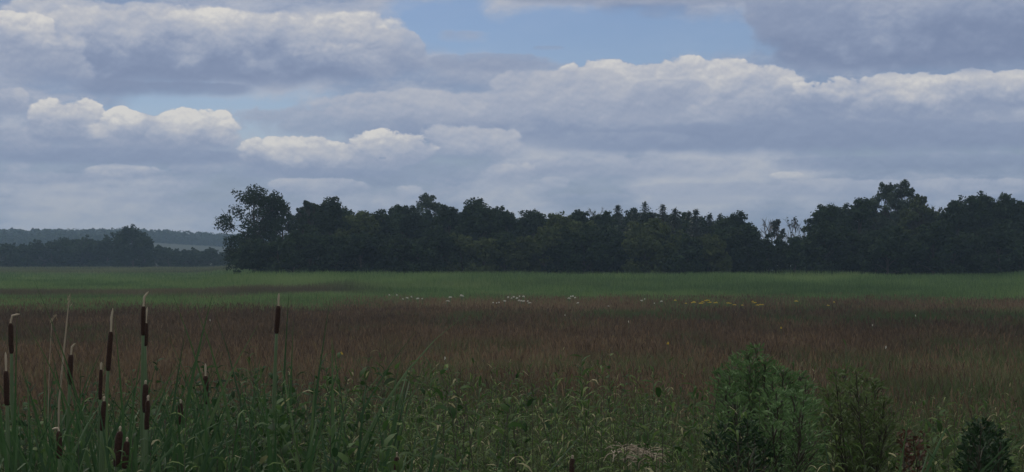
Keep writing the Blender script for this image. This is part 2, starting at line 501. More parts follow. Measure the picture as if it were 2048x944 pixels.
for x, yt, w, Y, kd, mt, lb, cat, kw in main:
    nm = {'conifer': 'conifer_tree', 'bare': 'bare_tree', 'poplar': 'poplar_tree'}.get(kd, 'broadleaf_tree')
    g = 'trees of the right-hand group' if x > 1610 else 'trees in the gap' if x > 1525 else 'trees of the main line'
    tree(nm, lb, cat, x, yt, w, Y, kd, mt, g, **kw)
for i, (x, yt, w) in enumerate([(1236, 411, 74), (1268, 419, 56), (1290, 405, 88), (1325, 410, 74), (1350, 417, 66), (1378, 423, 54), (1392, 419, 66), (1419, 428, 50), (1440, 429, 56)]):
    o = ('first', 'second', 'third', 'fourth', 'fifth', 'sixth', 'seventh', 'eighth', 'last')[i]
    extra = {2: ', the tallest'}.get(i, '')
    tree('spruce_tree', 'pointed spruce top above the main tree line, %s in its row%s' % (o, extra), 'spruce', x, yt, w, 198 + (i % 3) * 2, 'conifer', 'conifer', 'spruce tops in a row', low=.1, leaf=.27)
# the lower front of the wood: trees nothing in the photo tells apart
for x in np.arange(512, 1530, 41.):
    yt = 452 + 26 * rng.random() + (14 if x < 540 else 0)
    tree('broadleaf_tree', 'low dark tree merging into the front of the main tree line', 'tree', x + rng.normal(0, 6), yt, 66 + 20 * rng.random(), 174 + 5 * rng.random(), 'round',
         'tree_dark' if rng.random() < .75 else 'tree_olive', 'low trees along the front of the main tree line', low=.02, nclump=34, tone=.4 + .2 * rng.random())
SKX = [590, 640, 690, 702, 780, 790, 825, 880, 905, 930, 937, 1000, 1010, 1040, 1050, 1090, 1100, 1150, 1180, 1210, 1230, 1250, 1290, 1400, 1430, 1490, 1515, 1530]
SKY = [405, 398, 395, 420, 422, 410, 410, 412, 420, 420, 405, 405, 420, 430, 420, 422, 428, 425, 424, 430, 424, 424, 418, 427, 432, 432, 452, 472]
for x in np.arange(600, 1470, 33.):
    x = x + rng.normal(0, 7)
    tree('broadleaf_tree', 'dark crown filling the depth of the main tree line', 'tree', x, np.interp(x, SKX, SKY) + 3 + 11 * rng.random(), 62 + 14 * rng.random(), 200 + 8 * rng.random(), 'round',
         'tree_dark', 'crowns deep in the main tree line', low=.05, nclump=34)
for x in np.arange(1534, 1618, 27.):
    tree('bush', 'low leafy bush filling the gap between the two tree groups', 'bush', x, 474 + 8 * rng.random(), 58, 178 + 4 * rng.random(), 'bush', 'tree_dark', 'bushes in the gap', low=-.05, nclump=36)
for x in np.arange(1652, 2110, 43.):
    tree('broadleaf_tree', 'low dark tree merging into the front of the right-hand tree group', 'tree', x + rng.normal(0, 6), 444 + 24 * rng.random(), 70 + 18 * rng.random(), 170 + 5 * rng.random(), 'round',
         'tree_dark', 'low trees along the front of the right-hand group', low=.02, nclump=34)
for x in np.arange(1664, 2110, 36.):
    x = x + rng.normal(0, 6)
    tree('broadleaf_tree', 'dark crown filling the depth of the right-hand tree group', 'tree', x, np.interp(x, [1622, 1640, 1680, 1730, 1850, 1868, 1890, 1910, 2048], [425, 414, 406, 402, 408, 432, 412, 400, 401]) + 4 + 10 * rng.random(), 66, 200 + 5 * rng.random(), 'round',
         'tree_dark', 'crowns deep in the right-hand group', low=.05, nclump=34)
# far left
far = [(20, 505, 100), (80, 506, 100), (135, 505, 100), (190, 506, 100), (244, 505, 90), (310, 508, 90), (370, 510, 90), (430, 510, 90), (0, 492, 90), (50, 490, 90), (104, 484, 90), (150, 482, 90), (196, 480, 90), (236, 482, 70), (296, 499, 80), (336, 501, 80), (372, 502, 80), (412, 502, 80), (452, 503, 80), (22, 486, 74), (78, 482, 70), (128, 476, 76), (176, 473, 76), (214, 473, 60), (318, 494, 60), (352, 497, 56), (392, 496, 60), (430, 498, 60), (-30, 484, 80), (470, 497, 60)]
for x, yt, w in far:
    tree('broadleaf_tree', 'distant dark tree in the hazy copse %s the lone bushy tree' % ('left of' if x < 250 else 'right of'), 'tree', x, yt, w, 400 + 12 * rng.random(), 'round', 'tree_dark',
         'distant trees left of the lone tree' if x < 250 else 'distant trees right of the lone tree', low=-.08, leaf=.6, nclump=34)
tree('broadleaf_tree', 'lone bushy tree rising over the distant copse at far left', 'tree', 266, 454, 64, 380, 'round', 'tree_dark', None, low=.05, leaf=.5, nclump=44)
tree('broadleaf_tree', 'slim tree leaning on the right side of the lone bushy tree', 'tree', 288, 470, 30, 384, 'round', 'tree_dark', None, low=.1, leaf=.5)
# conifers on the ridge
rx = [8, 24, 40, 66, 90, 118, 156, 172, 186, 205, 224, 236, 302, 318, 334, 345, 356, 372]
for i, x in enumerate(rx):
    yt = 456 + 5 * rng.random() + max(0, x - 300) * .13
    tree('conifer_tree', 'faint bluish conifer standing on the hazy far ridge %s the lone bushy tree' % ('left of' if x < 250 else 'right of'), 'conifer', x, yt, 24 + 10 * rng.random(), 1062 + 30 * rng.random(), 'conifer', 'conifer',
         'conifers on the far ridge, left part' if x < 250 else 'conifers on the far ridge, right part', leaf=1.5, low=.05, dens=.5)
b = MB()
for n_, x0, x1, y0, y1, hh in ((900, -420, -140, 1045, 1110, 7.0), (500, -250, -40, 1040, 1090, 4.5), (420, -420, -215, 900, 1040, 6), (900, -160, 420, 1050, 1100, 5)):
    X, Y = rng.uniform(x0, x1, n_), rng.uniform(y0, y1, n_)
    Z = hill_z(X, Y)
    h = hh * (.6 + .5 * rng.random(n_))
    for j in range(n_):
        c = np.array((X[j], Y[j], Z[j] + h[j] * .5))
        m = 46
        d = rand_dirs(m)
        b.cards(c + d * np.array((h[j] * .42, h[j] * .42, h[j] * .55)), norm(np.cross(d, rng.normal(size=(m, 3)))), norm(d + rng.normal(0, .4, (m, 3))), 1.9, 1.3, rng.random(m))
tag(b.build('hill_forest', M['tree_dark']), kind='stuff')

# ------------------------------------------------------------------ the marsh meadow
def px_of(X, Y):
    return X / Y * F + 1024


def scatter(y0, y1, per_m2, half=.335, pad=2.0):
    A = (half * (y0 + y1) + 2 * pad) * (y1 - y0)
    n = int(A * per_m2)
    Y = np.sqrt(rng.uniform(y0 ** 2, y1 ** 2, n))
    X = rng.uniform(-1, 1, n) * (half * Y + pad)
    return X, Y


def blades(mb, X, Y, h, w, rnd, zone, bend=.35, K=3):
    n = len(X)
    z = ground_z(X, Y)
    a = rng.random(n) * 2 * math.pi
    d = np.stack([np.cos(a), np.sin(a), 0 * a], -1)
    t = np.linspace(0, 1, K)
    bb = (bend * (.3 + rng.random(n)))[:, None] * h[:, None]
    p = np.stack([X, Y, z], -1)[:, None] + d[:, None] * (bb * t ** 2)[..., None]
    p[..., 2] += h[:, None] * (t * (1 - .25 * t * t * (bend > .3)))
    sa = a + math.pi / 2 + rng.normal(0, .5, n)
    s = np.stack([np.cos(sa), np.sin(sa), 0 * sa], -1)
    # turn most blades roughly broadside so that they keep a width
    prof = {3: [1, .9, .15], 4: [.9, 1, .75, .1], 5: [.8, 1, .95, .6, .08]}[K]
    mb.ribbons(p, w[:, None] * np.array(prof), s, rnd, zone)
    return p[:, -1], d


def edge_y(X, px):
    """where the brown grass gives way to the green reeds"""
    return 125 + 26 * (fbm(X * .045, X * 0 + 2, 3, 3) - .5) + 8 * (vnoise(X * .45, X * 0, 9) - .5) - 24 * smooth(800, 520, px)


mead = MB()
for y0, y1, dn, hw in ((18, 28, 230, .007), (28, 42, 150, .010), (42, 62, 96, .013), (62, 84, 70, .016), (84, 152, 50, .021)):
    X, Y = scatter(y0, y1, dn)
    px = px_of(X, Y)
    patch = fbm(X * .10, Y * .05, 21)          # wide streaks
    patch2 = fbm(X * .5, Y * .22, 44)
    g = smooth(.47, .62, patch * .6 + patch2 * .4 + .25 * smooth(40, 22, Y) + .10 * smooth(1600, 1950, px) * smooth(95, 60, Y))
    g = g * .75 + .10 + .38 * np.exp(-((Y - 89 - 6 * (vnoise(X * .12, Y * 0, 4) - .5)) / 5) ** 2) * smooth(.35, .6, vnoise(X * .16, Y * .1, 88)) + .35 * smooth(.56, .7, fbm(X * .07, Y * .06, 93)) * smooth(40, 55, Y)
    g = np.clip(g, 0, 1)
    h = (.44 + .58 * fbm(X * .45, Y * .3, 9)) * (.75 + .4 * rng.random(len(X))) * np.interp(Y, [18, 24, 34, 50], [1.75, 1.45, 1.12, 1.0]) * (1 - .22 * smooth(104, 124, Y))
    red = .6 * fbm(X * .06 + 9, Y * .045, 70) + .4 * fbm(X * .35, Y * .2, 71)
    rn = np.clip(.42 + (red - .5) * 1.3 - .05 * smooth(50, 66, Y) * smooth(90, 80, Y) + .34 * smooth(78, 100, Y) - .04 * smooth(46, 36, Y) + rng.normal(0, 1, len(X)) * np.interp(Y, [30, 80], [.2, .12]), 0, 1)
    keep = rng.random(len(X)) > smooth(-14, 24, Y - edge_y(X, px))
    X, Y, h, rn, g = X[keep], Y[keep], h[keep], rn[keep], g[keep]
    tip, d = blades(mead, X, Y, h, hw * (.7 + .6 * rng.random(len(X))), rn, g, .4)
    # seed plumes on about a third of the stalks
    s = rng.random(len(X)) < .45 * (1.1 - g)
    n = s.sum()
    L = .10 + .10 * rng.random(n)
    q = np.stack([tip[s] - np.array((0, 0, .03)), tip[s] + d[s] * .03 + np.stack([0 * L, 0 * L, L * .6], -1), tip[s] + d[s] * .07 + np.stack([0 * L, 0 * L, L], -1)], 1)
    sd = norm(np.cross(rand_dirs(n), (0, 0, 1.)))
    mead.ribbons(q, hw * 1.5 * np.array((.6, 1.2, .2))[None] * (.7 + .6 * rng.random((n, 1))), sd, np.clip(rn[s] - .08 + rng.normal(0, .12, n), 0, .93), 0)
tag(mead.build('meadow_grass', M['meadow']), 'brown and purplish seeding grass covering the middle of the marsh', 'grass', kind='stuff')

reed = MB()
for y0, y1, dn, hw in ((88, 116, 46, .032), (116, 150, 44, .040), (150, 172, 34, .045), (172, 265, 7, .07), (265, 392, 4, .10)):
    X, Y = scatter(y0, y1, dn)
    px = px_of(X, Y)
    edge = edge_y(X, px)
    if y0 >= 172:
        k = px < 520
    else:
        k = rng.random(len(X)) < smooth(edge - 24, edge + 14, Y)
    X, Y, px = X[k], Y[k], px[k]
    cen = smooth(380, 520, px)
    tall = np.interp(Y, [100, 125, 140, 156, 172], [.75, .9, 1.15, 1.62, 1.66])
    tall = tall - .22 * smooth(1500, 1850, px) * smooth(135, 160, Y) + .25 * smooth(1960, 2060, px) * smooth(135, 160, Y)
    hh = (1 - cen) * (.78 + .1 * (Y > 150)) + cen * tall
    hh = hh * (.66 + .68 * fbm(X * .16, Y * .12, 31)) * (.8 + .28 * rng.random(len(X)))
    # a strip of brown on the left part, and thin brown streaks elsewhere
    strip = smooth(118, 124, Y + 3 * vnoise(X * .1, Y * .1, 5)) * smooth(141, 134, Y) * smooth(820, 600, px) * .85
    streak = smooth(.60, .72, fbm(X * .04, Y * .10, 61)) * .45 * smooth(150, 120, Y)
    rn = np.clip(.45 + 1.1 * (fbm(X * .11, Y * .07, 12) - .5) + .5 * (fbm(X * .4, Y * .3, 14) - .5) + rng.normal(0, .18, len(X)), 0, 1)
    blades(reed, X, Y, hh, hw * (.7 + .6 * rng.random(len(X))), rn, np.clip(strip + streak + .55 * smooth(240, 280, Y), 0, 1), .3)
tag(reed.build('reed_bed', M['reed']), 'bright green reeds in a long band before the trees', 'reeds', kind='stuff')

# flower heads far out in the meadow
def flower_plant(kind):
    root = empty('%s_flower' % kind, (0, 0, 0), None, 'flower')
    st, fl = MB(), MB()
    st.tubes(np.array([[(0, 0, 0), (.01, 0, .5), (.02, .01, .92)]]), np.array([[.012, .01, .008]]), .5, 5)
    n = 5 if kind == 'white' else 9
    for i in range(n):
        a = i * 2.4
        r = (.045 if kind == 'white' else .11) * math.sqrt(i / n)
        c = np.array((r * math.cos(a) * 1.3, r * math.sin(a), .95 - .04 * i / n + .02 * rng.random()))
        st.tubes(np.array([[(.015, 0, .72), tuple((c + (0.015, 0, .72)) / 2), tuple(c)]]), np.array([[.006, .005, .004]]), .5, 4)
        m = 22
        d = rand_dirs(m) * np.array((.045, .045, .016)) * (1 if kind == 'white' else .75)
        fl.cards(c + d, rand_dirs(m), norm(rand_dirs(m) * .6 + np.array((0, -.4, .8))), .035, .03, rng.random(m))
    st.build('stem', M['stem_green'], root)
    fl.build('flower_head', M[kind + '_flower'], root)
    return root


fx = [(373, 735), (418, 730), (480, 742), (510, 738), (540, 752), (568, 752), (450, 755), (730, 742), (795, 735), (715, 765), (800, 741), (990, 768), (1005, 772),
      (1020, 775), (1055, 765), (1075, 755), (1105, 745), (1090, 752), (1130, 760), (1165, 748), (1120, 748), (1150, 766), (1165, 768), (1180, 770), (1195, 775), (1145, 765), (1135, 742), (1450, 740), (1440, 746), (1462, 744), (1430, 752), (1665, 792), (1480, 775), (1850, 765), (1870, 755), (1930, 778), (1975, 770)]
white, yellow = flower_plant('white'), flower_plant('yellow')


def put_flower(proto, used, x, y, Y, label, group, sc):
    o = proto if not used else copy_tree(proto)
    p = P(x, y, Y)
    z = float(ground_z(p[0], Y))
    o.location = (p[0], Y, z)
    hs = (p[2] - z) / .95
    o.scale = (sc, sc, hs)
    o.rotation_euler.z = rng.random() * 6.28
    tag(o, label, 'flower', group)


for i, (cx, cy) in enumerate(fx):
    x, y = 650 + cx * .3418 + rng.normal(0, 1), 340 + cy * .3418 + rng.normal(0, 1.2)
    if cx < 620: lb, g = 'small white flower head in the loose row left of the white flower patch', 'white flowers left of the patch'
    elif cx < 900: lb, g = 'small white flower head just left of the dense white flower patch', 'white flowers beside the patch'
    elif cx < 1250: lb, g = 'white flower head in the dense patch far out in the brown meadow', 'white flowers of the dense patch'
    elif cx < 1700: lb, g = 'white flower head between the white patch and the yellow patch', 'white flowers between the patches'
    else: lb, g = 'cream flower head just left of the yellow flower patch', 'cream flowers beside the yellow patch'
    put_flower(white, i, x, y, 92 + 4 * rng.random(), lb, g, .45 + .8 * rng.random() ** 1.5)
yx = [(5, 765), (70, 772), (110, 775), (128, 772), (150, 770), (165, 775), (180, 760), (200, 766), (212, 770), (250, 772), (247, 777), (320, 780), (345, 785), (405, 787), (460, 770), (475, 776), (490, 780), (505, 783), (515, 783), (250, 820), (422, 822), (710, 765), (930, 770), (900, 785)]
for i, (cx, cy) in enumerate(yx):
    x, y = 1348 + cx * .3418 + rng.normal(0, 1.5), 340 + cy * .3418 + rng.normal(0, 1.3)
    if cx < 600: lb, g = 'yellow flower clump in the bright patch far out in the brown meadow', 'yellow flowers of the patch'
    else: lb, g = 'small yellow flower clump right of the bright yellow patch', 'yellow flowers right of the patch'
    put_flower(yellow, i, x, y, 91 + 4 * rng.random(), lb, g, (.45 if cx < 600 else .3) + .6 * rng.random() ** 2)
for i, (x, y, Y, k) in enumerate([(1130, 630, 60, 'w'), (1257, 643, 52, 'w'), (1831, 631, 60, 'w'), (1562, 655, 50, 'y'), (1745, 650, 50, 'w'), (890, 716, 30, 'w'), (1336, 686, 38, 'y'), (683, 706, 32, 'y'), (1772, 694, 35, 'w'), (420, 640, 55, 'w')]):
    Y = 2.28 * F / (y - 512)
    put_flower(white if k == 'w' else yellow, 1, x, y, Y, ('single white flower' if k == 'w' else 'single yellow flower') + ' dotted alone in the nearer brown meadow', 'lone %s flowers' % ('white' if k == 'w' else 'yellow'), .22)

# ------------------------------------------------------------------ foreground plants
def leaf_curve(base, az, L, w, up=1.2, droop=.8, K=9, kink=None, twist=.4):
    """one long strap leaf that rises and bends over"""
    t = np.linspace(0, 1, K)
    ang = up - droop * t ** 2.2
    if kink is not None:
        ang = np.where(t > kink, ang - 1.9, ang)
    dl = L / (K - 1)
    r = np.concatenate([[0], np.cumsum(np.cos(ang[:-1]) * dl)])
    z = np.concatenate([[0], np.cumsum(np.sin(ang[:-1]) * dl)])
    p = np.asarray(base) + np.stack([r * math.cos(az), r * math.sin(az), z], -1)
    sa = az + math.pi / 2 + twist * t + rng.normal(0, .3)
    s = norm(np.stack([np.cos(sa), np.sin(sa), 0 * sa], -1) * np.sign(np.cos(sa))[:, None] + np.array((.9, 0, 0)) + rng.normal(0, .25, 3))
    wd = w * np.clip(np.minimum(.75 + t, (1 - t) * 2.6), .06, 1)
    return p, wd, s


def strap_leaf(root, base, az, L, w, name='leaf', mat='cattail_leaf', loc=(0, 0, 0), rnd=None, **kw):
    p, wd, s = leaf_curve(base, az, L, w, **kw)
    b = MB()
    # shallow V section: two ribbons meeting at the midrib
    up = np.cross(np.gradient(p, axis=0), s); up = norm(up)
    e1, e2 = p - s * wd[:, None] / 2 + up * wd[:, None] * .16, p + s * wd[:, None] / 2 + up * wd[:, None] * .16
    V = np.stack([e1, p, e2], 1).reshape(-1, 3)
    k = np.arange(len(p) - 1)
    q = np.concatenate([np.stack([3 * k, 3 * k + 1, 3 * k + 4, 3 * k + 3], -1), np.stack([3 * k + 1, 3 * k + 2, 3 * k + 5, 3 * k + 4], -1)])
    b.add(V, q, rng.random() * .85 if rnd is None else rnd)
    return b.build(name, M[mat], root, loc, smooth_=True)


def cattail(label, pts, Y, old=False, leaves=3, hw=.0118, leaf_up=1.45):
    """pts: photo pixels (tip, head top, head bottom, stem foot) of one cattail at distance Y"""
    tip, ht, hb, ft = [P(*p, Y) for p in pts]
    z0 = float(ground_z(ft[0], Y))
    foot = np.array((ft[0] + (ft[0] - hb[0]) * .5, Y, z0))
    root = empty('cattail', foot, label, 'cattail', 'cattails at the near edge of the marsh')
    b = MB()
    bow = np.array((rng.normal(0, .03), 0, 0))
    path = np.array([foot, foot * .5 + ft * .5 + bow, ft, hb * .6 + ft * .4, hb, hb + (ht - hb) * .05])
    b.tubes(path[None], np.array([[.012, .011, .0095, .0078, .0065, .004]]), .3 + .4 * rng.random(), 7)
    b.build('stem', M['stem_green'], root, foot, True)
    b = MB()
    t = np.array([0, .02, .08, .3, .6, .9, .97, 1])
    rr = hw * (.86 + .3 * rng.random()) * np.array([.25, .7, .95, 1, 1.02, .95, .7, .2])
    wob = rng.normal(0, .0006, (8, 3))
    b.tubes((hb + (ht - hb) * t[:, None] + wob)[None], rr[None], .5, 10)
    b.build('seed_head', M['old_seed_head' if old else 'seed_head'], root, foot, True)
    b = MB()
    mid = ht * .45 + tip * .55 + np.array(((ht[0] - tip[0]) * .35, 0, abs(tip[0] - ht[0]) * .25))
    b.tubes(np.array([[ht - (ht - hb) * .02, ht * .7 + mid * .3, mid, mid * .4 + tip * .6, tip]]), np.array([[.0048, .0042, .0056, .0046, .0014]]), .7 + .3 * rng.random(), 6)
    b.build('spike', M['straw'], root, foot, True)
    for i in range(leaves + 2):
        a = rng.random() * 6.28
        hgt = (ht[2] - z0) * (.78 + .25 * rng.random())
        strap_leaf(root, foot + np.array((.02 * math.cos(a), .02 * math.sin(a), .05)), a, hgt, .019 + .009 * rng.random(), loc=foot, up=leaf_up + .1 * rng.random(), droop=.15 + .5 * rng.random(), K=11)
    return root


cattail('cattail with a bent pale tip, second from the left edge', [(40, 628), (21, 646), (23, 708), (24, 800)], 8.2, leaves=3)
cattail('cattail cut close by the left edge of the frame, pale straight spike', [(11, 704), (12, 741), (14, 812), (16, 900)], 7.6, leaves=3)
cattail('short slim cattail right of the pale dry reed stalk, tip hooked right', [(151, 686), (142, 709), (139, 770), (136, 860)], 8.6, hw=.0115, leaves=3)
cattail('tall cattail with a long thin whip of a spike, left of the tallest pair', [(226, 616), (222, 662), (216, 743), (210, 850)], 8.0, leaves=4)
cattail('tallest cattail with pale hooked spike, front of the tallest pair', [(297, 583), (287, 612), (286, 672), (284, 850)], 8.0, hw=.0125, leaves=4)
cattail('cattail half hidden behind the tallest one, head set lower', [(295, 614), (292, 645), (290, 692), (292, 850)], 8.3, leaves=3)
cattail('lone cattail with a straight pale spike standing apart over the meadow', [(558, 586), (557, 611), (553, 668), (548, 800)], 8.4, hw=.0105, leaves=4)
cattail('short stout cattail with a hair-thin tip among low leaves', [(411, 727), (411, 751), (413, 808), (416, 890)], 8.6, leaves=2, hw=.0145)
cattail('dark low cattail in the thick of the clump under the tallest pair', [(292, 760), (291, 768), (290, 826), (290, 900)], 7.8, leaves=3)
cattail('lowest dark cattail right under the tallest pair', [(297, 790), (296, 800), (293, 860), (292, 920)], 7.4, leaves=2)
cattail('dark cattail under the whip-spiked one, mid height', [(209, 792), (208, 801), (204, 862), (202, 930)], 7.6, leaves=3)
cattail('slim dark cattail stem leaning left of the whip-spiked one', [(203, 724), (202, 738), (200, 800), (198, 900)], 8.2, hw=.009, leaves=3)
cattail('small dark cattail left of the short stout one, foot in leaves', [(361, 798), (361, 806), (362, 850), (364, 930)], 8.0, leaves=2, hw=.0125)
cattail('rust-brown old cattail with ragged top low at the left', [(104, 858), (118, 862), (119, 918), (120, 960)], 7.4, old=True, leaves=2)
cattail('thick dark cattail low in the frame, left of a slimmer twin', [(241, 852), (240, 862), (232, 934), (228, 990)], 7.0, leaves=2, hw=.015)
cattail('slimmer twin leaning right of the thick dark cattail at the bottom', [(255, 874), (254, 882), (249, 938), (246, 990)], 7.0, leaves=2)
cattail('cattail head just showing at the bottom edge among broad leaves', [(795, 904), (794, 913), (791, 960), (790, 1010)], 7.2, leaves=3)
cattail('rusty cattail head at the bottom edge below the leafy stems', [(1146, 910), (1145, 916), (1142, 962), (1142, 1010)], 7.2, old=True, leaves=1)

# dry reed stalks
def stalk(label, pts, Y, r=.005, name='dry_reed_stalk'):
    q = np.array([P(*p, Y) for p in pts])
    foot = np.array((q[-1][0] + (q[-1][0] - q[-2][0]) * .3, Y, float(ground_z(q[-1][0], Y))))
    root = empty(name, foot, label, 'reed stalk')
    path = np.concatenate([q, foot[None]])
    b = MB(); b.tubes(path[None], np.interp(np.arange(len(path)), [0, 1, len(path) - 1], [r * .25, r * .7, r * 1.1])[None], .6, 6)
    b.build('stem', M['straw'], root, foot, True)
    d = norm(path[0] - path[1])
    b = MB()
    n = 26
    c = path[0] + d * rng.uniform(-.03, .02, n)[:, None] + rng.normal(0, .004, (n, 3))
    b.cards(c, norm(d + rng.normal(0, .35, (n, 3))), rand_dirs(n), .022, .004, rng.random(n))
    b.build('plume', M['straw'], root, foot)


stalk('tall pale leafless reed stalk leaning slightly right near the left edge', [(138, 598), (134, 640), (126, 720), (118, 805)], 8.3)
stalk('thin dark-tipped stalk with a pale bent top by the left edge', [(110, 633), (104, 640), (99, 720), (96, 830)], 9.0, .002)

# strap-leaved clumps without a head
def leaf_clump(label, x, Y, specs, spread=.05, name='cattail_leaf_clump', mat='cattail_leaf', group='strap-leaved clumps in the foreground', cat='leaf clump'):
    """specs: (top y px, azimuth deg, droop, kink) per leaf"""
    bx = P(x, 800, Y)[0]
    foot = np.array((bx, Y, float(ground_z(bx, Y))))
    root = empty(name, foot, label, cat, group)
    for (yt, az, dr, kk) in specs:
        h = P(x, yt, Y)[2] - foot[2]
        a = math.radians(az)
        strap_leaf(root, foot + np.array((spread * rng.normal() * .6, spread * rng.normal() * .6, 0)), a, h * (1.04 + .12 * min(dr, 1.2)), .024 + .010 * rng.random(), loc=foot, mat=mat,
                   up=1.5 - .10 * rng.random(), droop=dr, kink=kk, K=13)
    return root


leaf_clump('tall arching strap leaves between the whip-spiked cattail and the tallest pair', 285, 8.1, [(612, 175, .35, None), (640, 10, .2, None), (700, 0, .5, None), (690, 200, .5, None), (730, 340, .3, None), (740, 150, .3, None)])
leaf_clump('leaning strap leaves at the foot of the lone cattail', 552, 8.4, [(655, 20, .9, None), (700, 10, .6, None), (690, 90, .2, None), (735, 0, .9, None), (720, 170, .4, None), (640, 60, .12, None)])
leaf_clump('dense dark sheaf of upright strap leaves with bent tips, right of the lone cattail', 668, 7.5, [(718, 8, .25, .9), (728, 30, .2, .88), (722, 100, .12, None), (735, 60, .1, .9), (745, 180, .1, None), (760, 350, .3, None), (752, 20, .1, None), (765, 140, .2, None), (735, 95, .1, None)], .035)
leaf_clump('stiff dark upright leaf sheaf by the short stout cattail', 443, 7.8, [(776, 80, .06, None), (784, 20, .08, None), (800, 150, .1, None), (790, 260, .05, None), (815, 0, .12, None)], .02)
leaf_clump('pair of curved leaves bowing left at the left edge', 62, 7.6, [(800, 20, 1.5, None), (822, 10, 1.5, None), (830, 170, .8, None), (850, 60, .6, None)])
leaf_clump('strap leaves bowing over beside the rust-brown old cattail', 112, 7.3, [(798, 175, 1.6, .8), (860, 180, 1.2, None), (870, 30, 1.0, None), (840, 340, .7, None)])
for i, (x, Y, lab) in enumerate([
        (20, 7.0, 'loose strap leaves in the bottom left corner'), (165, 7.2, 'broad strap leaves left of the dark low cattails'),
        (225, 7.6, 'upright strap leaves behind the thick dark cattail'), (330, 7.6, 'strap leaves right of the tallest pair, tips bent'),
        (265, 7.0, 'strap leaves crossing in front of the thick dark cattail'), (395, 7.3, 'low strap leaves below the short stout cattail'),
        (610, 7.3, 'strap leaves left of the dense dark sheaf, low'), (720, 7.2, 'curved strap leaves right of the dense dark sheaf'),
        (770, 7.0, 'broad strap leaves beside the cattail head at the bottom edge'), (500, 7.0, 'strap leaves below the leafy stem at the bottom edge'),
        (860, 7.0, 'pale-tipped strap leaves low in the middle foreground'), (1715, 7.2, 'pale bent strap leaves below the olive bush')]):
    sp = []
    for k in range(6 + int(rng.integers(0, 4))):
        sp.append((815 + 90 * rng.random() + (30 if x > 700 else 0), rng.random() * 360, .2 + .9 * rng.random() ** 1.5, .75 + .15 * rng.random() if rng.random() < .25 else None))
    leaf_clump(lab, x, Y, sp)

for i in range(22):
    x = rng.uniform(-10, 480) if i < 16 else rng.uniform(480, 760)
    if 385 < x < 435:
        x += 60
    sp = [((735 if i % 3 else 770) + 120 * rng.random(), rng.random() * 360, .15 + .9 * rng.random() ** 1.4, .72 + .2 * rng.random() if rng.random() < .3 else None) for k in range(7)]
    leaf_clump('broad green strap leaves merging into the dense cattail clump on the left' if i < 16 else 'strap leaves rising out of the tangle around the dense dark sheaf', x, rng.uniform(7.4, 9.6), sp, .06,
               group='strap leaves of the left cattail clump' if i < 16 else 'strap leaves around the dark sheaf')

# leafy herbs
def herb_geo(stem, leafb, foot, h, nleaf, L, w, lean, t0=.3, droop=.9, zone=0, r0=.45, stem_r=.004):
    """vectorised upright herbs: foot (N,3), h (N,), leaves set round the stem from t0 up"""
    N = len(foot)
    K = 6
    t = np.linspace(0, 1, K)
    la = rng.random(N) * 6.28
    ld = np.stack([np.cos(la), np.sin(la), 0 * la], -1) * (lean * h * rng.random(N))[:, None]
    p = foot[:, None] + ld[:, None] * (t ** 2)[None, :, None]
    p[..., 2] += h[:, None] * t
    stem.tubes(p, np.linspace(1, .35, K)[None] * stem_r, rng.random(N), 4)
    T = t0 + (1 - t0) * (np.arange(nleaf)[None] + rng.random((N, nleaf))) / nleaf
    b = foot[:, None] + ld[:, None] * (T ** 2)[..., None]
    b[..., 2] += h[:, None] * T
    az = np.arange(nleaf)[None] * 2.4 + rng.random((N, 1)) * 6.28 + rng.normal(0, .3, (N, nleaf))
    up0 = np.interp(T, [0, 1], [.25, 1.0]) + rng.normal(0, .25, T.shape)
    ll = L * (1.1 - .55 * T) * (.7 + .6 * rng.random(T.shape))
    k = np.linspace(0, 1, 4)
    ang = up0[..., None] - droop * k ** 1.5 * (.6 + .8 * rng.random(T.shape))[..., None]
    dr = np.cumsum(np.cos(ang), -1) * ll[..., None] / 3.6
    dz = np.cumsum(np.sin(ang), -1) * ll[..., None] / 3.6
    dr, dz = dr - dr[..., :1], dz - dz[..., :1]
    q = b[:, :, None] + np.stack([dr * np.cos(az)[..., None], dr * np.sin(az)[..., None], dz], -1)
    s = np.stack([-np.sin(az), np.cos(az), rng.normal(0, .35, az.shape)], -1)
    wd = w * (ll / L)[..., None] * np.array((.35, 1, .75, .06))
    leafb.ribbons(q.reshape(-1, 4, 3), wd.reshape(-1, 4), norm(s).reshape(-1, 3), np.clip(r0 + rng.normal(0, .24, T.size) + (rng.random(T.size) < (.045 if w < .03 else .0)) * .6, 0, 1), zone)  # a few leaves turned pale: dry ones, and glints painted in as lighter colour


def herb(label, x, ytop, Y, nleaf=34, L=.17, w=.024, mat='forb_leaf', stemmat='stem_green', lean=.08, t0=.35, stems=1, spread=.04, name='leafy_herb', cat='herb', group='leafy stems standing out of the tangle'):
    top = P(x, ytop, Y)
    foot = np.array((top[0], Y, float(ground_z(top[0], Y))))
    root = empty(name, foot, label, cat, group)
    h = (top[2] - foot[2]) * np.concatenate([[1], .8 + .2 * rng.random(stems - 1)])
    ft = foot + np.concatenate([[[0, 0, 0]], rng.normal(0, spread, (stems - 1, 3)) * (1, 1, 0)])
    a, b = MB(), MB()
    herb_geo(a, b, ft, h, nleaf, L, w, lean, t0)
    a.build('stem', M[stemmat], root, foot)
    b.build('leaves', M[mat], root, foot)
    return root


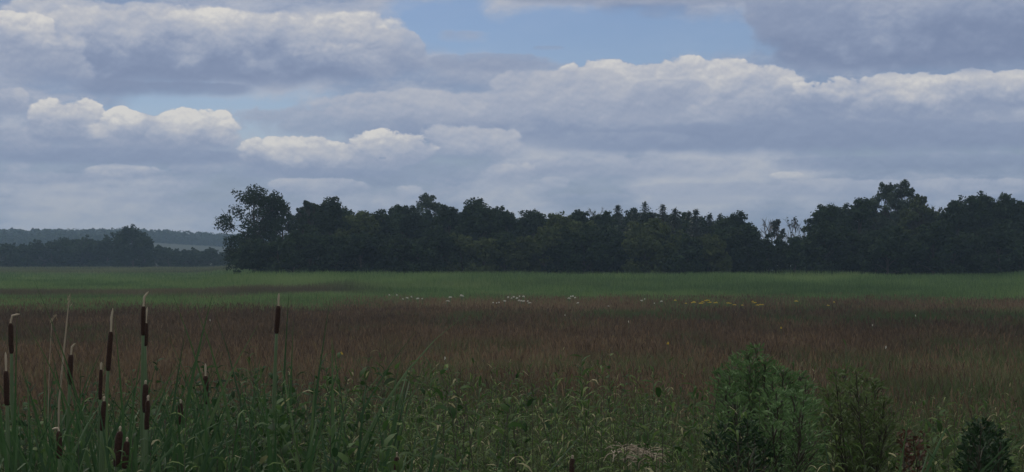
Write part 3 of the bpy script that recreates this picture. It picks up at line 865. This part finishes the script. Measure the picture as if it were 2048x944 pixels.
herb('leafy stem with drooping pale top leaves by the lone cattail', 512, 712, 8.6, 30, 0.187, 0.0232)
herb('tall leafy stem with sickle leaves, first one right of the dark sheaf', 862, 728, 9.0, 36, 0.170, 0.0232, lean=.05)
herb('tall willowherb-like stem with dense drooping leaves in the middle', 1160, 708, 9.4, 46, 0.162, 0.0247, lean=.03)
herb('leafy stem standing just left of the tall dense middle stem', 1105, 762, 8.8, 40, 0.153, 0.0232)
herb('tall drooping-leaved stem left of the bright willow bush', 1306, 712, 9.6, 46, 0.145, 0.0232, lean=.03)
herb('leafy stem close by the left side of the bright willow bush', 1378, 762, 8.6, 40, 0.170, 0.0232)
herb('slender stem with small leaves right of the bright willow bush', 1690, 690, 10.5, 30, 0.102, 0.0174, lean=.04)
herb('leafy stem between the dark sheaf and the first tall stem', 770, 762, 8.4, 34, 0.170, 0.0247)
herb('grassy-leaved stem in the middle of the foreground tangle', 948, 770, 8.8, 40, 0.170, 0.0203)
herb('leafy stem leaning over the straw heap', 1268, 790, 8.8, 40, 0.153, 0.0232)
herb('broad-leaved dark herb below the lone cattail', 585, 790, 7.6, 44, 0.170, 0.0493, 'forb_leaf', stems=3)
herb('broad-leaved herb right of the stiff dark leaf sheaf', 500, 800, 7.8, 44, 0.153, 0.0435, stems=3)
herb('broad-leaved herb in the lower middle left foreground', 740, 850, 7.0, 44, 0.204, 0.0580, 'forb_leaf', stems=3)
herb('bushy herb at the right edge of the foreground', 2010, 842, 8.2, 50, 0.136, 0.0261, stems=3)
herb('low leafy herb between the red dock and the dark bush', 1890, 856, 8.0, 44, 0.136, 0.0290, stems=3)
for x, yt, Y, lb in [(905, 800, 7.6, 'dark bare stem leaning left in the middle foreground'), (1040, 810, 7.6, 'dark bare stem right of the middle foreground'), (1215, 815, 7.8, 'dark bare stem beside the straw heap'), (1362, 752, 8.0, 'dark upright stem left of the bright willow bush'), (985, 790, 7.4, 'dark kinked stem in the middle foreground')]:
    herb(lb, x, yt, Y, 7, .07, .012, stemmat='stem_dark', lean=.12, t0=.8, name='dark_stem', cat='stem', group='dark stems in the tangle')

# bushes
def bush(label, plumes, Y, mat, leaf=.032, n=240, rad=.06, name='bush', cat='bush', wr=.3, depth=.25):
    """plumes: photo pixels of the plume tops; each is a stem with leaves crowded along it"""
    tops = np.array([P(x, y, Y + depth * rng.normal()) for x, y in plumes])
    cx = tops[:, 0].mean()
    foot = np.array((cx, Y, float(ground_z(cx, Y))))
    root = empty(name, foot, label, cat)
    a, b = MB(), MB()
    for tp in tops:
        h = tp[2] - foot[2]
        f0 = foot + np.array((rng.normal(0, .05), rng.normal(0, .05), 0))
        t = np.linspace(0, 1, 7)[:, None]
        path = f0 + (tp - f0) * np.concatenate([t ** 1.5, t ** 1.5, t], 1)
        a.tubes(path[None], np.linspace(.009, .002, 7)[None], rng.random(), 5)
        m = int(n * 1.0)
        u = 1 - .5 * rng.random(m) ** 1.15
        c = np.stack([np.interp(u, t[:, 0], path[:, j]) for j in range(3)], -1)
        az = rng.random(m) * 6.28
        R = rad * np.interp(u, [.3, .6, .84, .94, 1], [.5, 1.0, 1.55, 1.15, .4]) * (.3 + .9 * rng.random(m))
        od = np.stack([np.cos(az), np.sin(az), .3 + .5 * rng.random(m)], -1)
        c = c + od * R[:, None]
        sa = int(m * .12)
        a.tubes(np.stack([c[:sa] - od[:sa] * R[:sa, None] - (0, 0, .03), c[:sa] - od[:sa] * R[:sa, None] * .4, c[:sa]], 1), np.array([[.0022, .0018, .001]]), .5, 3)
        ax = norm(od + np.array((0, 0, .7)) + rng.normal(0, .45, (m, 3)))
        nn = norm(np.cross(ax, norm(rng.normal(size=(m, 3)))))
        L = leaf * (.6 + .8 * rng.random(m))
        k = np.linspace(0, 1, 3)
        q = c[:, None] + ax[:, None] * (L[:, None] * k)[..., None] - np.array((0, 0, 1.)) * (L[:, None] * .25 * k ** 2)[..., None]
        b.ribbons(q, L[:, None] * wr * np.array((.5, 1, .08)), nn, np.clip(.45 + rng.normal(0, .2, m), 0, 1))
    a.build('stem', M['stem_dark'], root, foot)
    b.build('leaves', M[mat], root, foot)


bush('bright green rounded bush, largest in the foreground', [(1512, 697), (1494, 706), (1476, 714), (1462, 728), (1530, 722), (1548, 735), (1566, 742), (1580, 752), (1458, 752), (1500, 730), (1520, 750), (1480, 750), (1545, 762), (1450, 780), (1470, 800), (1500, 790), (1590, 775), (1612, 770), (1440, 745), (1600, 748)], 9.0, 'willow_leaf', leaf=.030, n=620, rad=.062)
bush('smaller bright green bush in front of the largest bush', [(1552, 782), (1572, 784), (1590, 788), (1608, 796), (1535, 800), (1560, 812), (1600, 822), (1530, 836), (1620, 812), (1580, 830), (1545, 850)], 8.0, 'willow_leaf', leaf=.028, n=480, rad=.056)
bush('loose olive bush right of the bright green bushes', [(1672, 746), (1690, 738), (1712, 742), (1735, 754), (1654, 780), (1700, 770), (1750, 772), (1768, 800), (1720, 790), (1680, 800), (1640, 820), (1775, 840), (1740, 830)], 9.2, 'olive_leaf', leaf=.032, n=460, rad=.065)
bush('dark green column-shaped bush near the bottom right corner', [(1948, 852), (1962, 846), (1978, 850), (1992, 860), (1940, 870), (1970, 870), (2000, 885), (1935, 895), (1960, 890), (1985, 900)], 7.6, 'dark_leaf', leaf=.026, n=520, rad=.042, wr=.4)
bush('low dark bush at the foot of the largest bright bush', [(1450, 850), (1480, 862), (1510, 868), (1432, 872), (1495, 845), (1530, 880)], 7.4, 'dark_leaf', leaf=.028, n=420, rad=.05, wr=.35)
bush('reddish-brown withered dock plant near the bottom right', [(1800, 868), (1812, 864), (1826, 872), (1838, 876), (1846, 866), (1820, 884), (1808, 890)], 8.0, 'red_leaf', leaf=.022, n=150, rad=.02, name='dock_plant', cat='dock plant', wr=.55)

# heap of pale dead stalks
foot = P(1275, 905, 9.2)
foot[2] = float(ground_z(foot[0], 9.2))
root = empty('straw_heap', foot, 'heap of pale dead stalks lying in the green tangle', 'straw heap')
b = MB()
n = 60
c = np.array([P(x, y, 9.2) for x, y in zip(rng.uniform(1232, 1310, n), rng.uniform(894, 914, n))]) + rng.normal(0, .05, (n, 3)) * (1, 2, .15)
d = norm(np.stack([rng.normal(0, 1, n), rng.normal(0, .7, n), rng.normal(.05, .22, n)], -1))
l = rng.uniform(.03, .085, n)[:, None, None]
kk = np.linspace(-1, 1, 4)[None, :, None]
path = c[:, None] + d[:, None] * l * kk - np.array((0, 0, .02)) * kk ** 2
b.tubes(path, np.array([[.002, .0028, .0026, .0016]]), rng.random(n), 4)
legs = c[::6]
b.tubes(np.stack([legs * (1, 1, 0) + np.array((0, 0, foot[2])), (legs * (1, 1, 0) + np.array((0, 0, foot[2]))) * .4 + legs * .6, legs], 1), np.array([[.004, .003, .002]]), rng.random(len(legs)), 4)
b.build('dead_stalk', M['straw'], root, foot).name = 'dead_stalks'

# the tangle itself: nobody could count it
st, lf, gr = MB(), MB(), MB()


def canopy_px(x):
    return np.interp(x, [-100, 0, 150, 300, 420, 520, 600, 700, 800, 900, 1000, 1160, 1250, 1320, 1420, 1650, 1800, 1950, 2048, 2200],
                     [838, 836, 818, 806, 786, 766, 780, 782, 770, 766, 774, 756, 776, 764, 812, 832, 850, 850, 842, 842])


def top_z(X, Y):
    """height the tangle may reach at a place: a canopy that falls away from the bank to the meadow"""
    x = px_of(X, Y)
    near = CAMZ - (canopy_px(x) - 512) / F * 9.0
    z = np.interp(Y, [6, 9, 12, 16, 20, 25, 30, 36], [1, 1, .95, .83, .69, .52, .37, .28])
    return near * z


for y0, y1, dn, nl, L, w in ((6.0, 9.5, 38, 40, .135, .021), (9.5, 14, 26, 36, .15, .021), (14, 22, 11, 24, .16, .021)):
    X, Y = scatter(y0, y1, dn, .31, 1.6)
    cl = fbm(X * 1.1, Y * .9, 77)
    k = rng.random(len(X)) < smooth(.30, .55, cl) + .15
    X, Y, cl = X[k], Y[k], cl[k]
    z = ground_z(X, Y)
    h = (top_z(X, Y) - z) * (.70 + .36 * rng.random(len(X)) ** 1.2) * (.80 + .40 * cl)
    x_ = px_of(X, Y)
    kind = vnoise(X * .9, Y * .9, 5) + rng.normal(0, .12, len(X)) + np.where(x_ < 800, .12, -.1)
    for msk, LL, ww, r0, dr_ in ((kind > .62, L * 1.05, w * 2.3, .30, 1.1), ((kind <= .62) & (kind > .3), L * 1.1, w * .85, .48, 1.3), (kind <= .3, L * .62, w * .6, .62, .6)):
        if msk.any():
            m_ = int(nl * (.7 if ww > w * 2 else 1.5 if ww < w * .7 else 1))
            herb_geo(st, lf, np.stack([X, Y, z], -1)[msk], h[msk], m_, LL, ww, .2, .42, droop=dr_, zone=np.repeat(np.clip((x_[msk] < 700) * .5 + (ww > w * 2) * .35 + rng.normal(.1, .22, msk.sum()), 0, 1), m_), r0=r0, stem_r=.003)
for y0, y1, dn, w in ((6.2, 10, 360, .0075), (10, 16, 230, .008), (16, 34, 130, .008)):
    X, Y = scatter(y0, y1, dn, .31, 1.6)
    z = ground_z(X, Y)
    h = (top_z(X, Y) - z) * (.60 + .50 * rng.random(len(X)) ** 1.6) * (.82 + .34 * fbm(X * 1.3, Y * 1.3, 19))
    h = np.maximum(h, .5)
    zn = np.clip(.85 - .6 * smooth(14, 32, Y) + .6 * (fbm(X * .4, Y * .3, 15) - .5), 0, 1)
    rn = np.clip(.42 + .5 * (vnoise(X * .8, Y * .8, 51) - .5) + rng.normal(0, .2, len(X)) + (rng.random(len(X)) < .02) * .6, 0, 1)
    blades(gr, X, Y, h, w * (.5 + 1.0 * rng.random(len(X)) ** 2), rn, zn, .5, 5)
M['tangle'] = leaf_mat('tangle', [(0, (.026, .058, .015)), (.5, (.068, .125, .032)), (.82, (.150, .22, .068)), (.95, (.22, .28, .11)), (1, (.36, .34, .19))],
                       [(0, (.016, .042, .015)), (.6, (.040, .090, .032)), (.95, (.095, .155, .06)), (1, (.26, .25, .14))], rough=.6, spec=.10, transl=.4)  # palest stops serve dry leaves and the painted leaf glints
tag(st.build('tangle_stems', M['stem_dark']), 'thin stems of the foreground tangle', 'undergrowth', kind='stuff')
tag(lf.build('tangle_foliage', M['tangle']), 'mixed green leaves of the foreground tangle', 'undergrowth', kind='stuff')
tag(gr.build('tangle_grass', M['meadow']), 'long grass blades among the foreground herbs', 'grass', kind='stuff')

# ------------------------------------------------------------------ sky
SUN_EL, SUN_AZ = 48.0, -35.0     # high, ahead and to the left; azimuth clockwise from +Y
world = bpy.data.worlds.new('World')
S.world = world
world.use_nodes = True
nt = world.node_tree
nt.nodes.clear()
N = nt.nodes.new
Lk = nt.links.new


def mnode(tree, op, *a, clamp=False):
    n = tree.nodes.new('ShaderNodeMath'); n.operation = op; n.use_clamp = clamp
    for i, v in enumerate(a):
        if isinstance(v, (int, float)): n.inputs[i].default_value = v
        else: tree.links.new(v, n.inputs[i])
    return n.outputs[0]


def maprange(tree, v, a, b, c, d, smoothstep=True):
    n = tree.nodes.new('ShaderNodeMapRange')
    n.interpolation_type = 'SMOOTHSTEP' if smoothstep else 'LINEAR'
    tree.links.new(v, n.inputs[0])
    for i, q in enumerate((a, b, c, d)):
        if isinstance(q, (int, float)): n.inputs[i + 1].default_value = q
        else: tree.links.new(q, n.inputs[i + 1])
    return n.outputs[0]


# one cloud = a node group: a lumpy ellipse in sky angles with a flat soft base, lit from above
g = bpy.data.node_groups.new('cloud', 'ShaderNodeTree')
for nm, ty in (('tone', 'NodeSocketFloat'), ('cover', 'NodeSocketFloat'), ('uv', 'NodeSocketVector'), ('lump', 'NodeSocketFloat'), ('relief', 'NodeSocketFloat'),
               ('offset', 'NodeSocketVector'), ('inv_size', 'NodeSocketVector'), ('rough', 'NodeSocketFloat'), ('soft', 'NodeSocketFloat'), ('top', 'NodeSocketFloat'), ('base', 'NodeSocketFloat'), ('opacity', 'NodeSocketFloat')):
    g.interface.new_socket(nm, in_out='INPUT', socket_type=ty)
g.interface.new_socket('uv', in_out='OUTPUT', socket_type='NodeSocketVector')
for nm in ('tone', 'cover'):
    g.interface.new_socket(nm, in_out='OUTPUT', socket_type='NodeSocketFloat')
gi, go = g.nodes.new('NodeGroupInput'), g.nodes.new('NodeGroupOutput')
I = gi.outputs
v1 = g.nodes.new('ShaderNodeVectorMath'); v1.operation = 'MULTIPLY_ADD'
g.links.new(I['uv'], v1.inputs[0]); g.links.new(I['inv_size'], v1.inputs[1]); g.links.new(I['offset'], v1.inputs[2])
sp = g.nodes.new('ShaderNodeSeparateXYZ'); g.links.new(v1.outputs[0], sp.inputs[0])
qx, qy = sp.outputs[0], sp.outputs[1]
yy = mnode(g, 'MULTIPLY_ADD', mnode(g, 'MINIMUM', qy, 0.0), .45, qy)      # the underside is flatter
x2 = mnode(g, 'MULTIPLY', qx, qx)
d = mnode(g, 'MULTIPLY_ADD', yy, yy, mnode(g, 'MULTIPLY', x2, x2))
d = mnode(g, 'SUBTRACT', mnode(g, 'MULTIPLY_ADD', I['lump'], mnode(g, 'MULTIPLY', I['rough'], maprange(g, qy, -.9, .3, .4, 1.0, False)), 1.0), d)
al = maprange(g, d, 0.0, mnode(g, 'MULTIPLY', I['soft'], maprange(g, qy, -.7, .6, 2.0, .42, False)), 0.0, I['opacity'])
shade = maprange(g, mnode(g, 'MULTIPLY_ADD', I['lump'], .8, qy), -.55, 1.2, I['base'], I['top'])
shade = mnode(g, 'MULTIPLY_ADD', I['relief'], shade, shade)
mix1 = g.nodes.new('ShaderNodeMix'); g.links.new(al, mix1.inputs[0]); g.links.new(I['tone'], mix1.inputs[2]); g.links.new(shade, mix1.inputs[3])
mix2 = g.nodes.new('ShaderNodeMix'); g.links.new(al, mix2.inputs[0]); g.links.new(I['cover'], mix2.inputs[2]); mix2.inputs[3].default_value = 1
g.links.new(mix1.outputs[0], go.inputs['tone'])
g.links.new(mix2.outputs[0], go.inputs['cover'])
# pass the coordinates on behind the finished cloud, so that the clouds are evaluated one after another
ch = g.nodes.new('ShaderNodeVectorMath'); ch.operation = 'MULTIPLY_ADD'; ch.inputs[1].default_value = (1e-9,) * 3
g.links.new(mix1.outputs[0], ch.inputs[0]); g.links.new(I['uv'], ch.inputs[2]); g.links.new(ch.outputs[0], go.inputs['uv'])

tc = N('ShaderNodeTexCoord')
nrm = N('ShaderNodeVectorMath'); nrm.operation = 'NORMALIZE'; Lk(tc.outputs['Generated'], nrm.inputs[0])
se = N('ShaderNodeSeparateXYZ'); Lk(nrm.outputs[0], se.inputs[0])
RAD = 180 / math.pi
u = mnode(nt, 'MULTIPLY', mnode(nt, 'ARCTAN2', se.outputs[0], se.outputs[1]), RAD)
v = mnode(nt, 'MULTIPLY', mnode(nt, 'ARCSINE', se.outputs[2]), RAD)
uv = N('ShaderNodeCombineXYZ'); Lk(u, uv.inputs[0]); Lk(v, uv.inputs[1])


def noise(vec, scale, detail, rough, stretch, off=(0, 0, 0), lac=2.0, dims='2D'):
    mp = N('ShaderNodeMapping'); mp.inputs['Scale'].default_value = stretch; mp.inputs['Location'].default_value = off
    Lk(vec, mp.inputs[0])
    n = N('ShaderNodeTexNoise'); n.noise_dimensions = dims; n.inputs['Scale'].default_value = scale; n.inputs['Detail'].default_value = detail
    n.inputs['Roughness'].default_value = rough; n.inputs['Lacunarity'].default_value = lac
    Lk(mp.outputs[0], n.inputs['Vector'])
    return n


def puffs(vec, off):
    """billowing field: soft noise plus rounded cells"""
    n = noise(vec, .42, 7, .66, (.62, 1, 1), off)
    mp = N('ShaderNodeMapping'); mp.inputs['Scale'].default_value = (.75, 1, 1); mp.inputs['Location'].default_value = off
    Lk(vec, mp.inputs[0])
    w = noise(vec, 1.3, 3, .5, (1, 1, 1), (7, 3, 0))
    ad = N('ShaderNodeVectorMath'); ad.operation = 'MULTIPLY_ADD'; Lk(w.outputs['Color'], ad.inputs[0]); ad.inputs[1].default_value = (.5, .5, .5); Lk(mp.outputs[0], ad.inputs[2])
    vo = N('ShaderNodeTexVoronoi'); vo.feature = 'F1'; vo.voronoi_dimensions = '2D'; vo.inputs['Scale'].default_value = .95; vo.inputs['Detail'].default_value = 2.5
    vo.inputs['Roughness'].default_value = .5
    Lk(ad.outputs[0], vo.inputs['Vector'])
    a = mnode(nt, 'MULTIPLY_ADD', n.outputs['Fac'], 2.6, -1.3)
    return mnode(nt, 'ADD', a, mnode(nt, 'MULTIPLY_ADD', vo.outputs['Distance'], -.75, .30))


lump_raw = puffs(uv.outputs[0], (3.1, 8.7, 0))
lump_up = puffs(uv.outputs[0], (3.1 - .02, 8.7 + .11, 0))          # the same field a little nearer the sun
relief = mnode(nt, 'MULTIPLY', mnode(nt, 'SUBTRACT', lump_raw, lump_up), .44)
lump = mnode(nt, 'ADD', lump_raw, .26)
streak = noise(uv.outputs[0], .5, 6, .6, (.22, 1.1, 1), (2, 5, 0)).outputs['Fac']

# thin grey banks near the horizon
bank = mnode(nt, 'MULTIPLY', maprange(nt, v, 2.3, 4.3, .92, .06), maprange(nt, streak, .36, .6, .75, 1.0))
veil = noise(uv.outputs[0], .34, 7, .62, (.5, 1.25, 1), (11, 4, 0)).outputs['Fac']
cov = mnode(nt, 'MAXIMUM', bank, maprange(nt, veil, .30, .52, .55, .93))
# blue openings in the veil
for hx, hy, hw_, hh_ in ((1200, 78, 390, 62), (470, 236, 300, 58), (880, 40, 120, 60)):
    a, e = azel(hx, hy)
    k = math.degrees(1 / F)
    h1 = N('ShaderNodeVectorMath'); h1.operation = 'MULTIPLY_ADD'; Lk(uv.outputs[0], h1.inputs[0])
    h1.inputs[1].default_value = (1 / hw_ / k, 1 / hh_ / k, 0); h1.inputs[2].default_value = (-a / hw_ / k, -e / hh_ / k, 0)
    h2 = N('ShaderNodeVectorMath'); h2.operation = 'LENGTH'; Lk(h1.outputs[0], h2.inputs[0])
    cov = mnode(nt, 'MULTIPLY', cov, maprange(nt, mnode(nt, 'MULTIPLY_ADD', lump, .35, h2.outputs['Value']), .6, 1.25, .06, 1.0))
bank = cov
btone = mnode(nt, 'ADD', maprange(nt, veil, .32, .64, .14, .64), mnode(nt, 'MULTIPLY', relief, .5))

clouds = [  # centre x, y, half width, half height (photo px), lump, soft, top tone, base tone, opacity
 (1000, 160, 170, 50, .5, 1.2, .46, .40, .75),
 (985, 130, 140, 26, .5, .9, .34, .28, .75),
 (930, 76, 62, 20, .8, .9, .42, .32, .6),
 (1100, 97, 40, 7, .6, .9, .40, .36, .45),
 (1300, 262, 900, 56, .9, .8, .46, .22, .85),
 (850, 222, 260, 42, .6, .9, .62, .46, .9),
 (1330, 200, 290, 84, .55, .32, .90, .42, .97),
 (1120, 196, 150, 62, .5, .6, .66, .50, .85),
 (1340, 190, 82, 34, .8, .7, .50, .38, .7),
 (1700, 236, 250, 66, .6, .6, .52, .24, .85),
 (1880, 200, 300, 56, .8, .40, .95, .30, .95),
 (1640, 286, 540, 42, 1.0, .9, .27, .15, .9),
 (1240, 290, 200, 28, .5, .8, .34, .22, .7),
 (1240, 342, 260, 30, .6, .8, .58, .38, .8),
 (1840, 330, 300, 22, .5, .8, .30, .18, .7),
 (1850, 384, 300, 28, .6, .8, .60, .36, .8),
 (1572, 354, 34, 9, 1.2, 1.6, .95, .55, .55),
 (1440, 385, 200, 20, .6, .9, .46, .34, .6),
 (1020, 352, 62, 30, 1.0, .8, .84, .40, .85),
 (1108, 368, 34, 20, 1.0, 1.0, .70, .42, .7),
 (700, 352, 270, 40, .6, 1.2, .50, .30, .7),
 (260, 306, 260, 46, .6, 1.2, .46, .26, .7),
 (640, 378, 110, 22, .7, .6, .66, .40, .85),
 (816, 388, 36, 20, 1.0, 1.1, .72, .44, .8),
 (140, 392, 60, 12, 1.0, 1.4, .52, .40, .6),
 (280, 402, 70, 12, 1.0, 1.4, .50, .38, .55),
 (400, 408, 50, 12, 1.0, 1.4, .54, .40, .6),
 (60, 420, 60, 10, 1.0, 1.4, .48, .36, .5),
 (1180, 398, 90, 12, 1.0, 1.4, .50, .38, .6),
 (1400, 404, 100, 12, 1.0, 1.4, .48, .36, .5),
 (390, 340, 56, 22, .7, .7, .56, .40, .7),
 (250, 350, 86, 20, 1.0, 1.0, .76, .34, .8),
 (90, 360, 110, 16, .7, .8, .46, .34, .6),
 (220, 318, 300, 24, .5, .8, .30, .20, .85),
 (592, 320, 122, 46, .95, .45, .94, .26, .95),
 (640, 350, 180, 14, .5, .9, .30, .26, .7),
 (930, 296, 120, 44, .9, .8, .70, .38, .85),
 (786, 310, 98, 50, .95, .4, 1.05, .40, .97),
 (20, 290, 84, 44, .6, .6, .58, .30, .85),
 (130, 256, 80, 56, .95, .45, .95, .30, .96),
 (334, 270, 146, 50, .95, .4, 1.05, .32, .97),
 (10, 208, 50, 38, .7, .5, .74, .34, .92),
 (400, 116, 420, 100, .42, .45, .78, .17, .985),
 (330, 182, 190, 24, .5, .9, .20, .12, .8),
 (560, 62, 260, 46, .6, .7, 1.05, .50, .8),
 (200, 40, 200, 40, .6, .7, .84, .52, .7),
 (786, 118, 72, 56, .6, .5, .62, .28, .85),
 (90, 150, 100, 54, .6, .8, .54, .30, .8),
 (30, 84, 80, 56, .75, .4, .94, .36, .9),
 (700, -20, 560, 30, .5, .6, .40, .34, .85),
 (1290, -8, 300, 34, .4, .5, .44, .36, .95),
 (1850, 66, 360, 130, .8, .5, .46, .08, .985),
 (1940, 4, 280, 54, .6, .9, .56, .36, .75),
 (1600, 26, 120, 80, .55, .5, .40, .24, .9),
 (765, 317, 8, 4, .2, .9, .28, .24, .7),
]
STR = .1
sky = N('ShaderNodeTexSky'); sky.sky_type = 'NISHITA'; sky.sun_disc = False
sky.sun_elevation = math.radians(SUN_EL); sky.sun_rotation = math.radians(SUN_AZ)
sky.air_density = 1.0; sky.dust_density = .1; sky.ozone_density = 2.5; sky.altitude = 50
sc = N('ShaderNodeVectorMath'); sc.operation = 'MULTIPLY'; sc.inputs[1].default_value = (.50, .50, .60)
Lk(sky.outputs[0], sc.inputs[0])


def sky_shader(tone, cover):
    """Background shader: clear Nishita sky behind clouds of the given brightness"""
    r = N('ShaderNodeValToRGB')
    e = r.color_ramp.elements
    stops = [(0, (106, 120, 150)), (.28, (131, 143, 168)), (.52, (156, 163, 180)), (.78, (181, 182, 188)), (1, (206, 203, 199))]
    while len(e) < len(stops): e.new(.5)
    for el, (p, c) in zip(e, stops):
        el.position = p; el.color = (*lin(c), 1)
    Lk(tone, r.inputs[0])
    cl = N('ShaderNodeVectorMath'); cl.operation = 'SCALE'; cl.inputs['Scale'].default_value = 1 / STR
    Lk(r.outputs[0], cl.inputs[0])
    fin = N('ShaderNodeMix'); fin.data_type = 'RGBA'
    Lk(cover, fin.inputs[0]); Lk(sc.outputs[0], fin.inputs[6]); Lk(cl.outputs[0], fin.inputs[7])
    bg = N('ShaderNodeBackground'); bg.inputs['Strength'].default_value = STR
    Lk(fin.outputs[2], bg.inputs[0])
    return bg.outputs[0]


def cloud_field(x0, x1):
    """all the clouds that reach into a range of directions (photo px), one over the other"""
    tone, cover, uvc = btone, bank, uv.outputs[0]
    k = math.degrees(1 / F)
    for cx, cy, rx, ry, ro, so, tp, bs, op in clouds:
        if cx + rx * 1.35 < x0 or cx - rx * 1.35 > x1:
            continue
        a, e = azel(cx, cy)
        n = N('ShaderNodeGroup'); n.node_tree = g
        Lk(tone, n.inputs['tone']); Lk(cover, n.inputs['cover']); Lk(uvc, n.inputs['uv']); Lk(lump, n.inputs['lump']); Lk(relief, n.inputs['relief'])
        ix, iy = 1 / (rx * k), 1 / (ry * k)
        n.inputs['inv_size'].default_value = (ix, iy, 0)
        n.inputs['offset'].default_value = (-a * ix, -e * iy, 0)
        for nm, val in (('rough', ro), ('soft', so), ('top', tp), ('base', bs), ('opacity', op)):
            n.inputs[nm].default_value = val
        tone, cover, uvc = n.outputs['tone'], n.outputs['cover'], n.outputs['uv']
    return sky_shader(tone, cover)


def mix_shader(fac, a, b):
    m = N('ShaderNodeMixShader')
    Lk(fac, m.inputs[0]); Lk(a, m.inputs[1]); Lk(b, m.inputs[2])
    return m.outputs[0]


# the rest of the sky dome: unseen broken cloud, brightened to light the ground
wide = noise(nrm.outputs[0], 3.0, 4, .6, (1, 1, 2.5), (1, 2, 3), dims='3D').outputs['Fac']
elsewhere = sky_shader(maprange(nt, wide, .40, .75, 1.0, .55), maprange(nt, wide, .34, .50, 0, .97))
split = azel(940, 300)[0]
west, east = cloud_field(-400, 960), cloud_field(920, 2500)
inside = mix_shader(mnode(nt, 'GREATER_THAN', u, split), west, east)
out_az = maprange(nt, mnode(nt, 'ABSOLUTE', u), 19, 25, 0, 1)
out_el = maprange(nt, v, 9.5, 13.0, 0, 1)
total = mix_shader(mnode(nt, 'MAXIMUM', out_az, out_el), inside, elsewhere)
wo = N('ShaderNodeOutputWorld'); Lk(total, wo.inputs[0])
world.cycles.sampling_method = 'MANUAL'; world.cycles.sample_map_resolution = 512

sun = bpy.data.lights.new('sun', 'SUN')
sun.energy = 1.1
sun.angle = math.radians(14)
sun.color = (1, .93, .82)
so = bpy.data.objects.new('sun', sun)
COL.objects.link(so)
from mathutils import Vector
sd = Vector((math.sin(math.radians(SUN_AZ)) * math.cos(math.radians(SUN_EL)), math.cos(math.radians(SUN_AZ)) * math.cos(math.radians(SUN_EL)), math.sin(math.radians(SUN_EL))))
so.rotation_euler = sd.to_track_quat('Z', 'Y').to_euler()

# ------------------------------------------------------------------ haze
x0, x1, y0, y1, z0, z1 = -1010, 1010, -70, 1910, -1.6, 40
V = np.array([(x, y, z) for z in (z0, z1) for y in (y0, y1) for x in (x0, x1)], float)
b = MB()
b.add(V, [(0, 2, 3, 1), (4, 5, 7, 6), (0, 1, 5, 4), (2, 6, 7, 3), (0, 4, 6, 2), (1, 3, 7, 5)], .5)
hm, hnt, hout = new_mat('haze_air')
pv = hnt.nodes.new('ShaderNodeVolumePrincipled')
pv.inputs['Color'].default_value = (.52, .74, 1, 1)
pv.inputs['Density'].default_value = .00038
hnt.links.new(pv.outputs[0], hout.inputs['Volume'])
tag(b.build('haze', hm), kind='stuff')

# ------------------------------------------------------------------ camera and render settings
cam = bpy.data.cameras.new('camera')
cam.sensor_width = 36
cam.lens = 36 * F / 2048
cam.clip_start = .1
cam.clip_end = 6000
co = bpy.data.objects.new('camera', cam)
co.location = (0, 0, CAMZ)
co.rotation_euler = (math.pi / 2 + PITCH, 0, 0)
COL.objects.link(co)
S.camera = co
S.view_settings.view_transform = 'Standard'
S.view_settings.look = 'None'
S.view_settings.gamma = 1
S.view_settings.exposure = .2
S.view_settings.use_curve_mapping = False
S.render.engine = 'CYCLES'
c = S.cycles
c.max_bounces = 5; c.diffuse_bounces = 3; c.glossy_bounces = 2; c.transmission_bounces = 3; c.volume_bounces = 1; c.transparent_max_bounces = 4
c.use_denoising = True
c.caustics_reflective = False; c.caustics_refractive = False
